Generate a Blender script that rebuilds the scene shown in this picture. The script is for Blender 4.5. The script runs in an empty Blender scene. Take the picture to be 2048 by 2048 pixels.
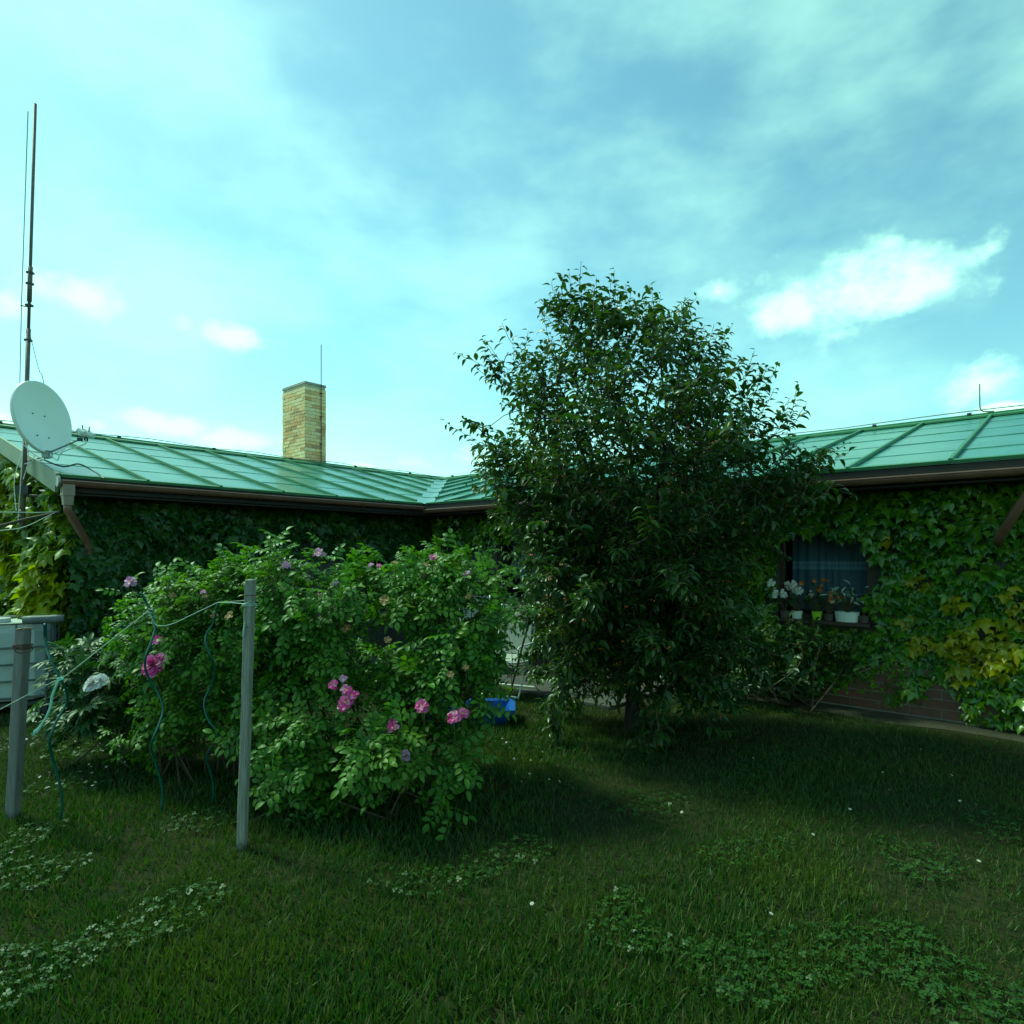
import bpy, bmesh, math, random
import numpy as np
from mathutils import Vector, Matrix

random.seed(7)
RNG = np.random.default_rng(7)
SC = bpy.context.scene
COL = SC.collection

# ------------------------------------------------------------------ camera
F, HY, H = 620.4, 553.5, 1.8            # focal length in picture units, horizon, eye height
cam = bpy.data.cameras.new('camera')
cam.sensor_width = 36.0
cam.lens = F / 1024 * 36.0
cam.shift_y = (HY - 512) / 1024
cam.clip_start = 0.05
cam.clip_end = 3000
camo = bpy.data.objects.new('camera', cam)
COL.objects.link(camo)
camo.location = (0, 0, H)
camo.rotation_euler = (math.radians(90), 0, 0)
SC.camera = camo

# ------------------------------------------------------------------ light, sky, exposure
SUN_EL, SUN_AZ = math.radians(52), math.radians(-62)      # azimuth measured from +Y towards +X
sd = Vector((math.cos(SUN_EL) * math.sin(SUN_AZ), math.cos(SUN_EL) * math.cos(SUN_AZ), math.sin(SUN_EL)))
sun = bpy.data.lights.new('sun', 'SUN')
sun.energy = 2.7
sun.angle = math.radians(9.0)
sun.color = (1.0, 0.96, 0.88)
suno = bpy.data.objects.new('sun', sun)
COL.objects.link(suno)
suno.rotation_euler = sd.to_track_quat('Z', 'Y').to_euler()
suno.location = (0, 0, 20)

SC.view_settings.view_transform = 'Standard'
SC.view_settings.look = 'None'
SC.view_settings.gamma = 1.0
SC.view_settings.use_curve_mapping = False
SC.view_settings.exposure = 0.75
SC.view_settings.use_white_balance = True                  # the photograph has a strong cyan cast
SC.view_settings.white_balance_temperature = 6400
SC.view_settings.white_balance_tint = -50.0

W = bpy.data.worlds.new('World')
SC.world = W
W.use_nodes = True
nt = W.node_tree
nt.nodes.clear()
N, Lk = nt.nodes.new, nt.links.new
def math_node(op, a, b=None, c=None, tree=None):
    t = tree or nt
    m = t.nodes.new('ShaderNodeMath'); m.operation = op
    for i, v in enumerate((a, b, c)):
        if v is None: continue
        if isinstance(v, (int, float)): m.inputs[i].default_value = v
        else: t.links.new(v, m.inputs[i])
    return m.outputs[0]
out = N('ShaderNodeOutputWorld'); bg = N('ShaderNodeBackground'); bg.inputs[1].default_value = 0.135
sky = N('ShaderNodeTexSky'); sky.sky_type = 'NISHITA'; sky.sun_disc = False
sky.sun_elevation = SUN_EL; sky.sun_rotation = SUN_AZ; sky.air_density = 1.0; sky.dust_density = 0.5; sky.ozone_density = 1.0
tc = N('ShaderNodeTexCoord')
sep = N('ShaderNodeSeparateXYZ'); Lk(tc.outputs['Generated'], sep.inputs[0])
az = math_node('ARCTAN2', sep.outputs[0], sep.outputs[1])
el = math_node('ARCSINE', sep.outputs[2])
# cumulus detail
mp = N('ShaderNodeMapping'); mp.inputs['Scale'].default_value = (1, 1, 1.25)
Lk(tc.outputs['Generated'], mp.inputs[0])
n1 = N('ShaderNodeTexNoise'); n1.inputs['Scale'].default_value = 16.0; n1.inputs['Detail'].default_value = 7; n1.inputs['Roughness'].default_value = 0.55
Lk(mp.outputs[0], n1.inputs['Vector'])
n2 = N('ShaderNodeTexNoise'); n2.inputs['Scale'].default_value = 3.0; n2.inputs['Detail'].default_value = 5; n2.inputs['Roughness'].default_value = 0.55
mp2 = N('ShaderNodeMapping'); mp2.inputs['Scale'].default_value = (1, 1, 2.0); mp2.inputs['Location'].default_value = (3.1, 1.7, 0.4); mp2.inputs['Rotation'].default_value = (0, math.radians(6), 0)
Lk(tc.outputs['Generated'], mp2.inputs[0]); Lk(mp2.outputs[0], n2.inputs['Vector'])
def blob_az_el(px, py, sx, sy):
    a = math.atan((px - 1024) / 1240.8)
    e = math.atan((1107 - py) / 1240.8 * math.cos(a))
    return a, e, sx / 1240.8 * math.cos(a) ** 2, sy / 1240.8 * math.cos(a)
CLOUDS = [  # separate cumulus and banks: direction and angular size, weight
    (150, 590, 150, 46, 1.0), (20, 612, 80, 36, .7), (480, 676, 90, 34, .9), (355, 642, 60, 24, .55), (340, 850, 95, 32, 1.25),
    (470, 880, 130, 30, .95), (0, 842, 60, 28, 1.1), (190, 850, 40, 14, .7), (715, 932, 42, 12, .9),
    (1740, 566, 300, 84, .9), (1580, 618, 160, 60, .85), (1420, 590, 120, 38, .65), (1720, 660, 140, 26, .5),
    (1960, 762, 180, 48, .8), (2010, 818, 60, 18, 1.1), (940, 915, 160, 34, .6), (760, 780, 240, 26, .25), (1880, 840, 150, 30, .4)]
acc = None
for (px, py, sx, sy, w) in CLOUDS:
    a, e, ra, re = blob_az_el(px, py, sx, sy)
    u = math_node('MULTIPLY', math_node('SUBTRACT', az, a), 1 / ra)
    v = math_node('MULTIPLY', math_node('SUBTRACT', el, e), 1 / re)
    d2 = math_node('ADD', math_node('MULTIPLY', u, u), math_node('MULTIPLY', v, v))
    g = math_node('MULTIPLY', math_node('EXPONENT', math_node('MULTIPLY', d2, -0.9)), w)
    acc = g if acc is None else math_node('MAXIMUM', acc, g)
# noisy edge for the clouds, soft veil everywhere else
cum = math_node('ADD', acc, math_node('MULTIPLY', math_node('SUBTRACT', n1.outputs[0], 0.5), 1.5))
r1 = N('ShaderNodeMapRange'); r1.interpolation_type = 'SMOOTHSTEP'; r1.inputs[1].default_value = 0.40; r1.inputs[2].default_value = 1.0
Lk(cum, r1.inputs[0])
r2 = N('ShaderNodeMapRange'); r2.interpolation_type = 'SMOOTHSTEP'; r2.inputs[1].default_value = 0.42; r2.inputs[2].default_value = 0.76; r2.inputs[4].default_value = 0.34
Lk(n2.outputs[0], r2.inputs[0])
fac = math_node('MINIMUM', math_node('ADD', r1.outputs[0], math_node('MULTIPLY', r2.outputs[0], math_node('SUBTRACT', 1.0, r1.outputs[0]))), 1.0)
mx = N('ShaderNodeMix'); mx.data_type = 'RGBA'
Lk(fac, mx.inputs[0])
Lk(sky.outputs[0], mx.inputs[6])
mx.inputs[7].default_value = (6.0, 7.4, 7.1, 1)
Lk(mx.outputs[2], bg.inputs[0]); Lk(bg.outputs[0], out.inputs[0])

# ------------------------------------------------------------------ helpers
def at(px, py, Y):
    """point at depth Y seen at picture position px, py (1024 units)"""
    return Vector(((px - 512) / F * Y, Y, H - (py - HY) / F * Y))

def nrm(v):
    v = np.asarray(v, float)
    return v / np.maximum(np.linalg.norm(v, axis=-1, keepdims=True), 1e-9)

class MB:
    def __init__(s): s.v = []; s.f = []; s.mi = []
    def add(s, vs, fs, mi=0):
        o = len(s.v); s.v += [tuple(v) for v in vs]
        for f in fs: s.f.append(tuple(i + o for i in f)); s.mi.append(mi)
    def box(s, c, size, ax=None, mi=0, taper=1.0):
        c = Vector(c); hx, hy, hz = [k / 2 for k in size]
        if ax is None: ax = (Vector((1, 0, 0)), Vector((0, 1, 0)), Vector((0, 0, 1)))
        vs = []
        for z in (-1, 1):
            k = taper if z > 0 else 1
            for x, y in ((-1, -1), (1, -1), (1, 1), (-1, 1)):
                vs.append(c + ax[0] * hx * x * k + ax[1] * hy * y * k + ax[2] * hz * z)
        s.add(vs, [(3, 2, 1, 0), (4, 5, 6, 7), (0, 1, 5, 4), (1, 2, 6, 5), (2, 3, 7, 6), (3, 0, 4, 7)], mi)
    def tube(s, pts, r, n=6, mi=0, cap=True):
        pts = [Vector(p) for p in pts]
        rs = r if isinstance(r, (list, tuple)) else [r] * len(pts)
        vs = []; fs = []
        prev = None
        for i, p in enumerate(pts):
            d = (pts[min(i + 1, len(pts) - 1)] - pts[max(i - 1, 0)])
            if d.length < 1e-9: d = Vector((0, 0, 1))
            d.normalize()
            u = prev if prev is not None else (Vector((0, 0, 1)) if abs(d.z) < .9 else Vector((1, 0, 0)))
            u = (u - d * u.dot(d))
            if u.length < 1e-6: u = d.orthogonal()
            u.normalize(); w = d.cross(u); prev = u
            for k in range(n):
                a = 2 * math.pi * k / n
                vs.append(p + (u * math.cos(a) + w * math.sin(a)) * rs[i])
        for i in range(len(pts) - 1):
            for k in range(n):
                fs.append((i * n + k, i * n + (k + 1) % n, (i + 1) * n + (k + 1) % n, (i + 1) * n + k))
        if cap:
            fs.append(tuple(range(n - 1, -1, -1))); fs.append(tuple((len(pts) - 1) * n + k for k in range(n)))
        s.add(vs, fs, mi)
    def lathe(s, c, prof, n=16, mi=0, axis=Vector((0, 0, 1)), sx=1.0, sy=1.0, ux=None):
        c = Vector(c); axis = Vector(axis).normalized()
        u = Vector(ux) if ux is not None else axis.orthogonal().normalized(); w = axis.cross(u)
        vs = []; fs = []
        for (r, z) in prof:
            for k in range(n):
                a = 2 * math.pi * k / n
                vs.append(c + axis * z + u * (math.cos(a) * r * sx) + w * (math.sin(a) * r * sy))
        for i in range(len(prof) - 1):
            for k in range(n):
                fs.append((i * n + k, i * n + (k + 1) % n, (i + 1) * n + (k + 1) % n, (i + 1) * n + k))
        s.add(vs, fs, mi)
    def prism(s, poly, off, mi=0):
        poly = [Vector(p) for p in poly]; off = Vector(off); n = len(poly)
        vs = poly + [p + off for p in poly]
        fs = [tuple(range(n - 1, -1, -1)), tuple(range(n, 2 * n))]
        for k in range(n): fs.append((k, (k + 1) % n, n + (k + 1) % n, n + k))
        s.add(vs, fs, mi)
    def mesh(s, name, mats, org=(0, 0, 0), smooth=False):
        me = bpy.data.meshes.new(name)
        o = Vector(org)
        me.from_pydata([tuple(Vector(v) - o) for v in s.v], [], s.f)
        if not isinstance(mats, (list, tuple)): mats = [mats]
        for m in mats: me.materials.append(m)
        me.polygons.foreach_set('material_index', s.mi)
        if smooth: me.polygons.foreach_set('use_smooth', [True] * len(s.f))
        bm = bmesh.new(); bm.from_mesh(me); bmesh.ops.recalc_face_normals(bm, faces=bm.faces); bm.to_mesh(me); bm.free()
        me.update()
        return me
    def build(s, name, mats, parent=None, smooth=False, org=None, **kw):
        """world coordinates in; object sits at its parent (or at org when it has none)"""
        wo = world_org(parent) if parent is not None else Vector(org or (0, 0, 0))
        ob = bpy.data.objects.new(name, s.mesh(name, mats, wo, smooth))
        COL.objects.link(ob)
        if parent is not None: ob.parent = parent
        else: ob.location = wo
        for k, v in kw.items(): ob[k] = v
        return ob

def world_org(o):
    p = Vector((0, 0, 0))
    while o is not None: p = p + o.location; o = o.parent
    return p

def thing(name, label, cat, loc=(0, 0, 0), group=None):
    o = bpy.data.objects.new(name, None); COL.objects.link(o)
    o.location = loc; o.empty_display_size = .1
    o['label'] = label; o['category'] = cat
    if group: o['group'] = group
    return o
def tag(o, label, cat, group=None):
    o['label'] = label; o['category'] = cat
    if group: o['group'] = group
    return o

def inst(name, me, parent, M):
    """object with shared mesh; M is a world matrix, parent only translated"""
    ob = bpy.data.objects.new(name, me); COL.objects.link(ob)
    ob.parent = parent
    ob.matrix_basis = Matrix.Translation(-world_org(parent)) @ M
    return ob

def smooth_path(pts, sub=6):
    pts = [Vector(p) for p in pts]; outp = []
    P = [pts[0] * 2 - pts[1]] + pts + [pts[-1] * 2 - pts[-2]]
    for i in range(1, len(P) - 2):
        for k in range(sub):
            t = k / sub
            a, b, c, d = P[i - 1], P[i], P[i + 1], P[i + 2]
            outp.append(.5 * ((2 * b) + (c - a) * t + (2 * a - 5 * b + 4 * c - d) * t * t + (3 * b - a - 3 * c + d) * t ** 3))
    outp.append(pts[-1])
    return outp

# ------------------------------------------------------------------ materials
def new_mat(name):
    m = bpy.data.materials.new(name); m.use_nodes = True
    t = m.node_tree; b = t.nodes['Principled BSDF']
    return m, t, b
def ramp2(t, fac, c0, c1, p0=0.0, p1=1.0):
    r = t.nodes.new('ShaderNodeValToRGB')
    r.color_ramp.elements[0].position = p0; r.color_ramp.elements[1].position = p1
    r.color_ramp.elements[0].color = (*c0, 1); r.color_ramp.elements[1].color = (*c1, 1)
    t.links.new(fac, r.inputs[0]); return r.outputs[0]
def noise(t, scale, detail=4, coord='Object', stretch=None, rough=.55):
    c = t.nodes.new('ShaderNodeTexCoord'); n = t.nodes.new('ShaderNodeTexNoise')
    n.inputs['Scale'].default_value = scale; n.inputs['Detail'].default_value = detail; n.inputs['Roughness'].default_value = rough
    src = c.outputs[coord]
    if stretch:
        m = t.nodes.new('ShaderNodeMapping'); m.inputs['Scale'].default_value = stretch
        t.links.new(src, m.inputs[0]); src = m.outputs[0]
    t.links.new(src, n.inputs['Vector']); return n.outputs[0]
def plain(name, c0, c1=None, scale=8, rough=.6, metal=0.0, bump=0.0, stretch=None, spec=.5, bscale=None, p=(.3, .7)):
    m, t, b = new_mat(name)
    c1 = c1 or tuple(k * 1.25 for k in c0)
    nz = noise(t, scale, stretch=stretch)
    t.links.new(ramp2(t, nz, c0, c1, *p), b.inputs['Base Color'])
    b.inputs['Roughness'].default_value = rough; b.inputs['Metallic'].default_value = metal
    b.inputs['Specular IOR Level'].default_value = spec
    if bump:
        bp = t.nodes.new('ShaderNodeBump'); bp.inputs['Strength'].default_value = bump; bp.inputs['Distance'].default_value = .01
        t.links.new(noise(t, bscale or scale * 4, stretch=stretch), bp.inputs['Height']); t.links.new(bp.outputs[0], b.inputs['Normal'])
    return m
def per_piece(name, cols, rough=.7, bump=.3, scale=14, var=.25):
    """colour differs from object to object (bricks, sheets)"""
    m, t, b = new_mat(name)
    oi = t.nodes.new('ShaderNodeObjectInfo')
    r = t.nodes.new('ShaderNodeValToRGB'); r.color_ramp.interpolation = 'LINEAR'
    el_ = r.color_ramp.elements
    while len(el_) < len(cols): el_.new(.5)
    for i, c in enumerate(cols): el_[i].position = i / (len(cols) - 1); el_[i].color = (*c, 1)
    t.links.new(oi.outputs['Random'], r.inputs[0])
    nz = noise(t, scale)
    mx_ = t.nodes.new('ShaderNodeMix'); mx_.data_type = 'RGBA'; mx_.blend_type = 'MULTIPLY'
    mx_.inputs[0].default_value = 1.0
    t.links.new(r.outputs[0], mx_.inputs[6])
    t.links.new(ramp2(t, nz, (1 - var,) * 3, (1 + var * .4,) * 3, .25, .75), mx_.inputs[7])
    t.links.new(mx_.outputs[2], b.inputs['Base Color'])
    b.inputs['Roughness'].default_value = rough
    if bump:
        bp = t.nodes.new('ShaderNodeBump'); bp.inputs['Strength'].default_value = bump; bp.inputs['Distance'].default_value = .006
        t.links.new(noise(t, scale * 3), bp.inputs['Height']); t.links.new(bp.outputs[0], b.inputs['Normal'])
    return m
def leaf_mat(name, cols, trans=.3, rough=.42, spec=.5, clump=None, tcol=None):
    """colour from leaf to leaf; clump = (scale, colour, low, high): patches of another colour through the plant"""
    m, t, b = new_mat(name)
    g = t.nodes.new('ShaderNodeNewGeometry'); oi = t.nodes.new('ShaderNodeObjectInfo')
    f = math_node('FRACT', math_node('ADD', g.outputs['Random Per Island'], math_node('MULTIPLY', oi.outputs['Random'], 7.31, tree=t), tree=t), tree=t)
    r = t.nodes.new('ShaderNodeValToRGB'); el_ = r.color_ramp.elements
    while len(el_) < len(cols): el_.new(.5)
    for i, c in enumerate(cols): el_[i].position = i / (len(cols) - 1); el_[i].color = (*c, 1)
    t.links.new(f, r.inputs[0]); col = r.outputs[0]
    if clump:
        n = t.nodes.new('ShaderNodeTexNoise'); n.inputs['Scale'].default_value = clump[0]; n.inputs['Detail'].default_value = 2
        t.links.new(g.outputs['Position'], n.inputs['Vector'])
        mr = t.nodes.new('ShaderNodeMapRange'); mr.inputs[1].default_value = clump[2]; mr.inputs[2].default_value = clump[3]
        mr.inputs[4].default_value = .85
        t.links.new(n.outputs[0], mr.inputs[0])
        k = math_node('MULTIPLY', mr.outputs[0], math_node('ADD', .55, math_node('MULTIPLY', f, .45, tree=t), tree=t), tree=t)
        mx_ = t.nodes.new('ShaderNodeMix'); mx_.data_type = 'RGBA'
        t.links.new(k, mx_.inputs[0]); t.links.new(col, mx_.inputs[6]); mx_.inputs[7].default_value = (*clump[1], 1)
        col = mx_.outputs[2]
    t.links.new(col, b.inputs['Base Color'])
    b.inputs['Roughness'].default_value = rough; b.inputs['Specular IOR Level'].default_value = spec
    tr = t.nodes.new('ShaderNodeBsdfTranslucent')
    hs = t.nodes.new('ShaderNodeMix'); hs.data_type = 'RGBA'; hs.blend_type = 'MULTIPLY'; hs.inputs[0].default_value = 1
    t.links.new(col, hs.inputs[6]); hs.inputs[7].default_value = (*(tcol or (1.5, 1.7, .7)), 1)
    t.links.new(hs.outputs[2], tr.inputs[0])
    ms = t.nodes.new('ShaderNodeMixShader'); ms.inputs[0].default_value = trans
    t.links.new(b.outputs[0], ms.inputs[1]); t.links.new(tr.outputs[0], ms.inputs[2])
    t.links.new(ms.outputs[0], t.nodes['Material Output'].inputs[0])
    return m

M = {}
M['sheet'] = per_piece('painted_roof_sheet', [(.072, .20, .145), (.09, .225, .165), (.078, .21, .155), (.10, .235, .18)], rough=.27, bump=.16, scale=2.6, var=.34)
M['seam'] = plain('painted_roof_seam', (.055, .15, .055), (.08, .19, .08), 6, .45)
M['verge'] = plain('verge_paint', (.16, .20, .12), (.22, .25, .16), 5, .6)
M['gutter'] = plain('brown_gutter', (.13, .07, .046), (.18, .10, .066), 5, .45)
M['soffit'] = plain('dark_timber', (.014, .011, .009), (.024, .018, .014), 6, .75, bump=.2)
M['downpipe'] = plain('tan_downpipe', (.24, .18, .13), (.30, .24, .18), 7, .5)
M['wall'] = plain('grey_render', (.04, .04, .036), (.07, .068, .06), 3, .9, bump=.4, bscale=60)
M['mortar'] = plain('mortar', (.16, .15, .13), (.24, .22, .19), 12, .9, bump=.3)
M['chim_mortar'] = plain('chimney_mortar', (.42, .38, .28), (.55, .50, .38), 12, .9, bump=.3)
M['chim_brick'] = per_piece('yellow_brick', [(.62, .31, .13), (.90, .62, .31), (.92, .72, .42), (.84, .48, .22), (.92, .76, .48), (.64, .36, .17), (.90, .64, .34), (.50, .30, .17)], rough=.85, bump=.4)
M['plinth_brick'] = per_piece('brown_clinker', [(.070, .028, .018), (.095, .038, .023), (.08, .036, .025), (.12, .046, .028)], rough=.5, bump=.2)
M['concrete'] = plain('concrete', (.26, .25, .22), (.36, .34, .30), 9, .85, bump=.3)
M['slab'] = per_piece('paving_slab', [(.048, .045, .04), (.066, .062, .056), (.056, .053, .048)], rough=.9, bump=.4)
M['steel'] = plain('galvanised_steel', (.22, .23, .23), (.34, .35, .35), 20, .5, .6)
M['mast'] = plain('mast_paint', (.10, .085, .08), (.17, .14, .13), 15, .55, .2)
M['cage'] = plain('cage_wire', (.09, .10, .10), (.14, .15, .15), 20, .5, .3)
M['wire'] = plain('conductor_wire', (.16, .17, .16), (.22, .23, .22), 10, .5, .6)
M['dark'] = plain('dark_metal', (.03, .032, .03), (.05, .05, .05), 10, .5, .3)
M['dish'] = plain('dish_paint', (.76, .77, .72), (.80, .81, .77), 2, .45)
M['white'] = plain('white_plastic', (.66, .68, .64), (.74, .75, .71), 4, .4)
M['tubewhite'] = plain('white_tube', (.62, .64, .60), (.72, .73, .70), 8, .35)
M['pad'] = plain('grey_fabric', (.30, .31, .27), (.38, .38, .33), 30, .95, bump=.3)
M['blue'] = plain('blue_plastic', (.004, .045, .28), (.006, .065, .34), 4, .4)
M['rust'] = plain('rusty_wire', (.06, .03, .022), (.10, .05, .035), 20, .8)
M['greypost'] = plain('grey_post', (.115, .105, .105), (.19, .175, .165), 50, .65, stretch=(1, 1, .15), bump=.3)
M['woodpost'] = plain('weathered_wood', (.17, .165, .14), (.36, .35, .30), 130, .85, stretch=(1, 1, .04), bump=.9)
M['spiral'] = plain('green_coated_rod', (.012, .06, .05), (.02, .085, .07), 10, .3)
M['string'] = plain('nylon_string', (.26, .34, .27), (.36, .44, .36), 40, .6)
M['rope'] = plain('frayed_rope', (.30, .52, .42), (.45, .65, .55), 60, .7, bump=.4)
M['tank'] = plain('tank_plastic', (.36, .38, .36), (.46, .48, .46), 3, .5)
M['tarp'] = plain('grey_tarp', (.10, .105, .105), (.15, .155, .155), 18, .6, bump=.3)
M['bark'] = plain('bark', (.014, .011, .009), (.042, .032, .026), 55, .9, bump=.9, stretch=(1, 1, .3))
M['twig'] = plain('green_twig', (.07, .06, .03), (.11, .09, .045), 20, .75)
M['rosestem'] = plain('rose_stem', (.045, .032, .02), (.075, .055, .036), 20, .85)
M['soil'] = plain('lawn_ground', (.016, .020, .008), (.036, .034, .016), 9, 1.0, bump=.6, bscale=70, spec=.05)
M['strip'] = plain('bare_earth', (.034, .030, .016), (.06, .05, .028), 6, .95, bump=.5, bscale=50)
M['frame'] = plain('brown_window_frame', (.035, .02, .014), (.055, .032, .022), 10, .5)
M['whiteframe'] = plain('white_window_frame', (.5, .52, .5), (.6, .62, .6), 10, .5)
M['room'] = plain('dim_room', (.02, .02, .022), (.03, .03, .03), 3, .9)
M['cherry_leaf'] = leaf_mat('cherry_leaf', [(.026, .046, .011), (.042, .078, .015), (.060, .098, .018), (.034, .062, .014)], .28, .38, .42, clump=(1.6, (.085, .11, .014), .54, .70))
M['rose_leaf'] = leaf_mat('rose_leaf', [(.046, .100, .012), (.085, .165, .016), (.120, .20, .020), (.062, .125, .014)], .3, .48, .32, clump=(2.2, (.16, .23, .022), .5, .7))
M['ivy'] = leaf_mat('creeper_leaf', [(.042, .095, .010), (.098, .185, .013), (.165, .265, .016), (.062, .130, .012)], .36, .27, .6, clump=(1.7, (.21, .29, .014), .54, .70))
M['ivy_yellow'] = leaf_mat('creeper_leaf_yellow', [(.28, .28, .008), (.38, .33, .010), (.20, .24, .008), (.44, .35, .014)], .35, .38, .5)
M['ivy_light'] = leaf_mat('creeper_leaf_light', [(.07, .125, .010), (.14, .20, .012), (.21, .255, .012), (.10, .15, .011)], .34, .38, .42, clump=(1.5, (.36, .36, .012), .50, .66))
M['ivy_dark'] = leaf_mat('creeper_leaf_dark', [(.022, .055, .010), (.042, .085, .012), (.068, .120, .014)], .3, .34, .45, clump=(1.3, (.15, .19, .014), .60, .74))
M['peony_leaf'] = leaf_mat('peony_leaf', [(.022, .050, .010), (.036, .075, .012), (.052, .095, .014)], .25, .45, .28)
M['shrub_leaf'] = leaf_mat('shrub_leaf', [(.020, .042, .012), (.032, .062, .015), (.042, .078, .017)], .2, .40, .35)
M['grass'] = leaf_mat('grass_blade', [(.026, .058, .009), (.040, .080, .011), (.058, .098, .013), (.034, .070, .010), (.13, .11, .045)], .25, .55, .25, clump=(.9, (.10, .12, .016), .5, .72))
M['petal'] = leaf_mat('pink_petal', [(.50, .03, .24), (.62, .08, .36), (.38, .015, .16), (.70, .40, .56), (.48, .05, .26), (.60, .20, .42)], .3, .55, .3, tcol=(1.3, 1.0, 1.2))
M['petal_pale'] = leaf_mat('lilac_petal', [(.45, .22, .42), (.52, .28, .48)], .3, .55, .3, tcol=(1.1, 1, 1.1))
M['petal_white'] = leaf_mat('white_petal', [(.72, .70, .68), (.80, .78, .76), (.76, .70, .72)], .25, .55, .3, tcol=(1, 1, 1))
M['petal_orange'] = leaf_mat('orange_petal', [(.45, .14, .03), (.55, .20, .05)], .3, .55, .3, tcol=(1.2, 1, .8))
M['yellow'] = plain('stamen_yellow', (.55, .38, .05), (.65, .45, .08), 30, .7)
M['hip'] = plain('faded_sepal', (.17, .10, .04), (.26, .16, .07), 30, .8)
M['cherry'] = plain('cherry_fruit', (.60, .30, .07), (.62, .09, .05), 3, .25)
M['limepot'] = plain('lime_pot', (.35, .55, .03), (.42, .62, .05), 4, .45)
M['claypot'] = plain('dark_pot', (.06, .045, .04), (.09, .065, .055), 6, .6)
M['vleaf'] = leaf_mat('variegated_leaf', [(.06, .16, .05), (.55, .60, .52), (.10, .22, .08), (.65, .68, .62)], .2, .4, .4)

def glass_mat():
    m, t, b = new_mat('window_glass'); t.nodes.remove(b)
    tr = t.nodes.new('ShaderNodeBsdfTransparent'); gl = t.nodes.new('ShaderNodeBsdfGlossy'); gl.inputs['Roughness'].default_value = .02
    tr.inputs[0].default_value = (.86, .9, .9, 1)
    fr = t.nodes.new('ShaderNodeFresnel'); fr.inputs[0].default_value = 1.45
    ms = t.nodes.new('ShaderNodeMixShader')
    t.links.new(fr.outputs[0], ms.inputs[0]); t.links.new(tr.outputs[0], ms.inputs[1]); t.links.new(gl.outputs[0], ms.inputs[2])
    t.links.new(ms.outputs[0], t.nodes['Material Output'].inputs[0]); return m
M['glass'] = glass_mat()
def lace_mat():
    m, t, b = new_mat('lace_curtain'); 
    c = t.nodes.new('ShaderNodeTexCoord'); s = t.nodes.new('ShaderNodeSeparateXYZ'); t.links.new(c.outputs['UV'], s.inputs[0])
    # band of woven rosettes between v = .58 and .70
    u = math_node('MULTIPLY', s.outputs[0], 22.0, tree=t); v = math_node('MULTIPLY', s.outputs[1], 17.0, tree=t)
    fu = math_node('SUBTRACT', math_node('FRACT', u, tree=t), .5, tree=t); fv = math_node('SUBTRACT', math_node('FRACT', v, tree=t), .5, tree=t)
    d = math_node('SQRT', math_node('ADD', math_node('MULTIPLY', fu, fu, tree=t), math_node('MULTIPLY', fv, fv, tree=t), tree=t), tree=t)
    ring = math_node('LESS_THAN', math_node('ABSOLUTE', math_node('SUBTRACT', d, .3, tree=t), tree=t), .1, tree=t)
    band = math_node('MULTIPLY', math_node('GREATER_THAN', s.outputs[1], 9 / 17, tree=t), math_node('LESS_THAN', s.outputs[1], 11 / 17, tree=t), tree=t)
    f = math_node('MULTIPLY', ring, band, tree=t)
    op = math_node('ADD', .42, math_node('ADD', math_node('MULTIPLY', f, .5, tree=t), math_node('MULTIPLY', band, .12, tree=t), tree=t), tree=t)
    b.inputs['Base Color'].default_value = (.55, .70, 1.0, 1); b.inputs['Roughness'].default_value = .9
    t.links.new(op, b.inputs['Alpha'])
    return m
M['lace'] = lace_mat()

# ------------------------------------------------------------------ leaf templates (tip along +Y, face +Z, unit length)
def t_simple(wid=.46, arch=.30, fold=.10, rows=((0, 0), (.14, .55), (.42, 1), (.72, .72), (1, 0)), stem=.0):
    v = []; f = []
    idx = []
    for (y, w) in rows:
        z = -arch * y * y
        if w == 0: v.append((0, y, z)); idx.append((len(v) - 1,) * 3)
        else:
            h = w * wid / 2
            v += [(-h, y, z + fold * w), (0, y, z), (h, y, z + fold * w)]
            idx.append((len(v) - 3, len(v) - 2, len(v) - 1))
    for a, b in zip(idx[:-1], idx[1:]):
        for s in (0, 1):
            q = [a[s], a[s + 1], b[s + 1], b[s]]
            q = [x for i, x in enumerate(q) if x not in q[:i]]
            f.append(tuple(q))
    return np.array(v, float), f
def t_ivy():
    o = [(0, 0), (.20, -.15), (.42, .0), (.66, .44), (.33, .40), (.24, .60), (0, 1.08)]
    pts = o + [(-x, y) for x, y in o[-2:0:-1]]
    v = [(x, y, -.30 * abs(x) - .22 * max(y, 0) ** 2 + (.05 if i % 2 else -.03)) for i, (x, y) in enumerate(pts)]
    v.append((0, .25, .06)); c = len(v) - 1
    f = [(i, (i + 1) % len(pts), c) for i in range(len(pts))]
    return np.array(v, float) * [1, 1, 1], f
def t_rose():
    lv, lf = t_simple(.62, .45, .10, ((0, 0), (.25, .8), (.6, 1), (.85, .65), (1, 0)))
    V = []; Fc = []
    def put(org, ang, L):
        ca, sa = math.cos(ang), math.sin(ang); o = len(V)
        for x, y, z in lv: V.append((org[0] + (x * ca + y * sa) * L, org[1] + (-x * sa + y * ca) * L, org[2] + z * L))
        for q in lf: Fc.append(tuple(i + o for i in q))
    for y, L in ((.20, .25), (.45, .31), (.70, .31)):
        put((.02, y, -.2 * y * y), math.radians(66), L); put((-.02, y, -.2 * y * y), math.radians(-66), L)
    put((0, .84, -.15), 0, .36)
    o = len(V)
    V.extend([(-.012, 0, 0), (.012, 0, 0), (.008, .85, -.15), (-.008, .85, -.15)]); Fc.append((o, o + 1, o + 2, o + 3))
    return np.array(V, float), Fc
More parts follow.
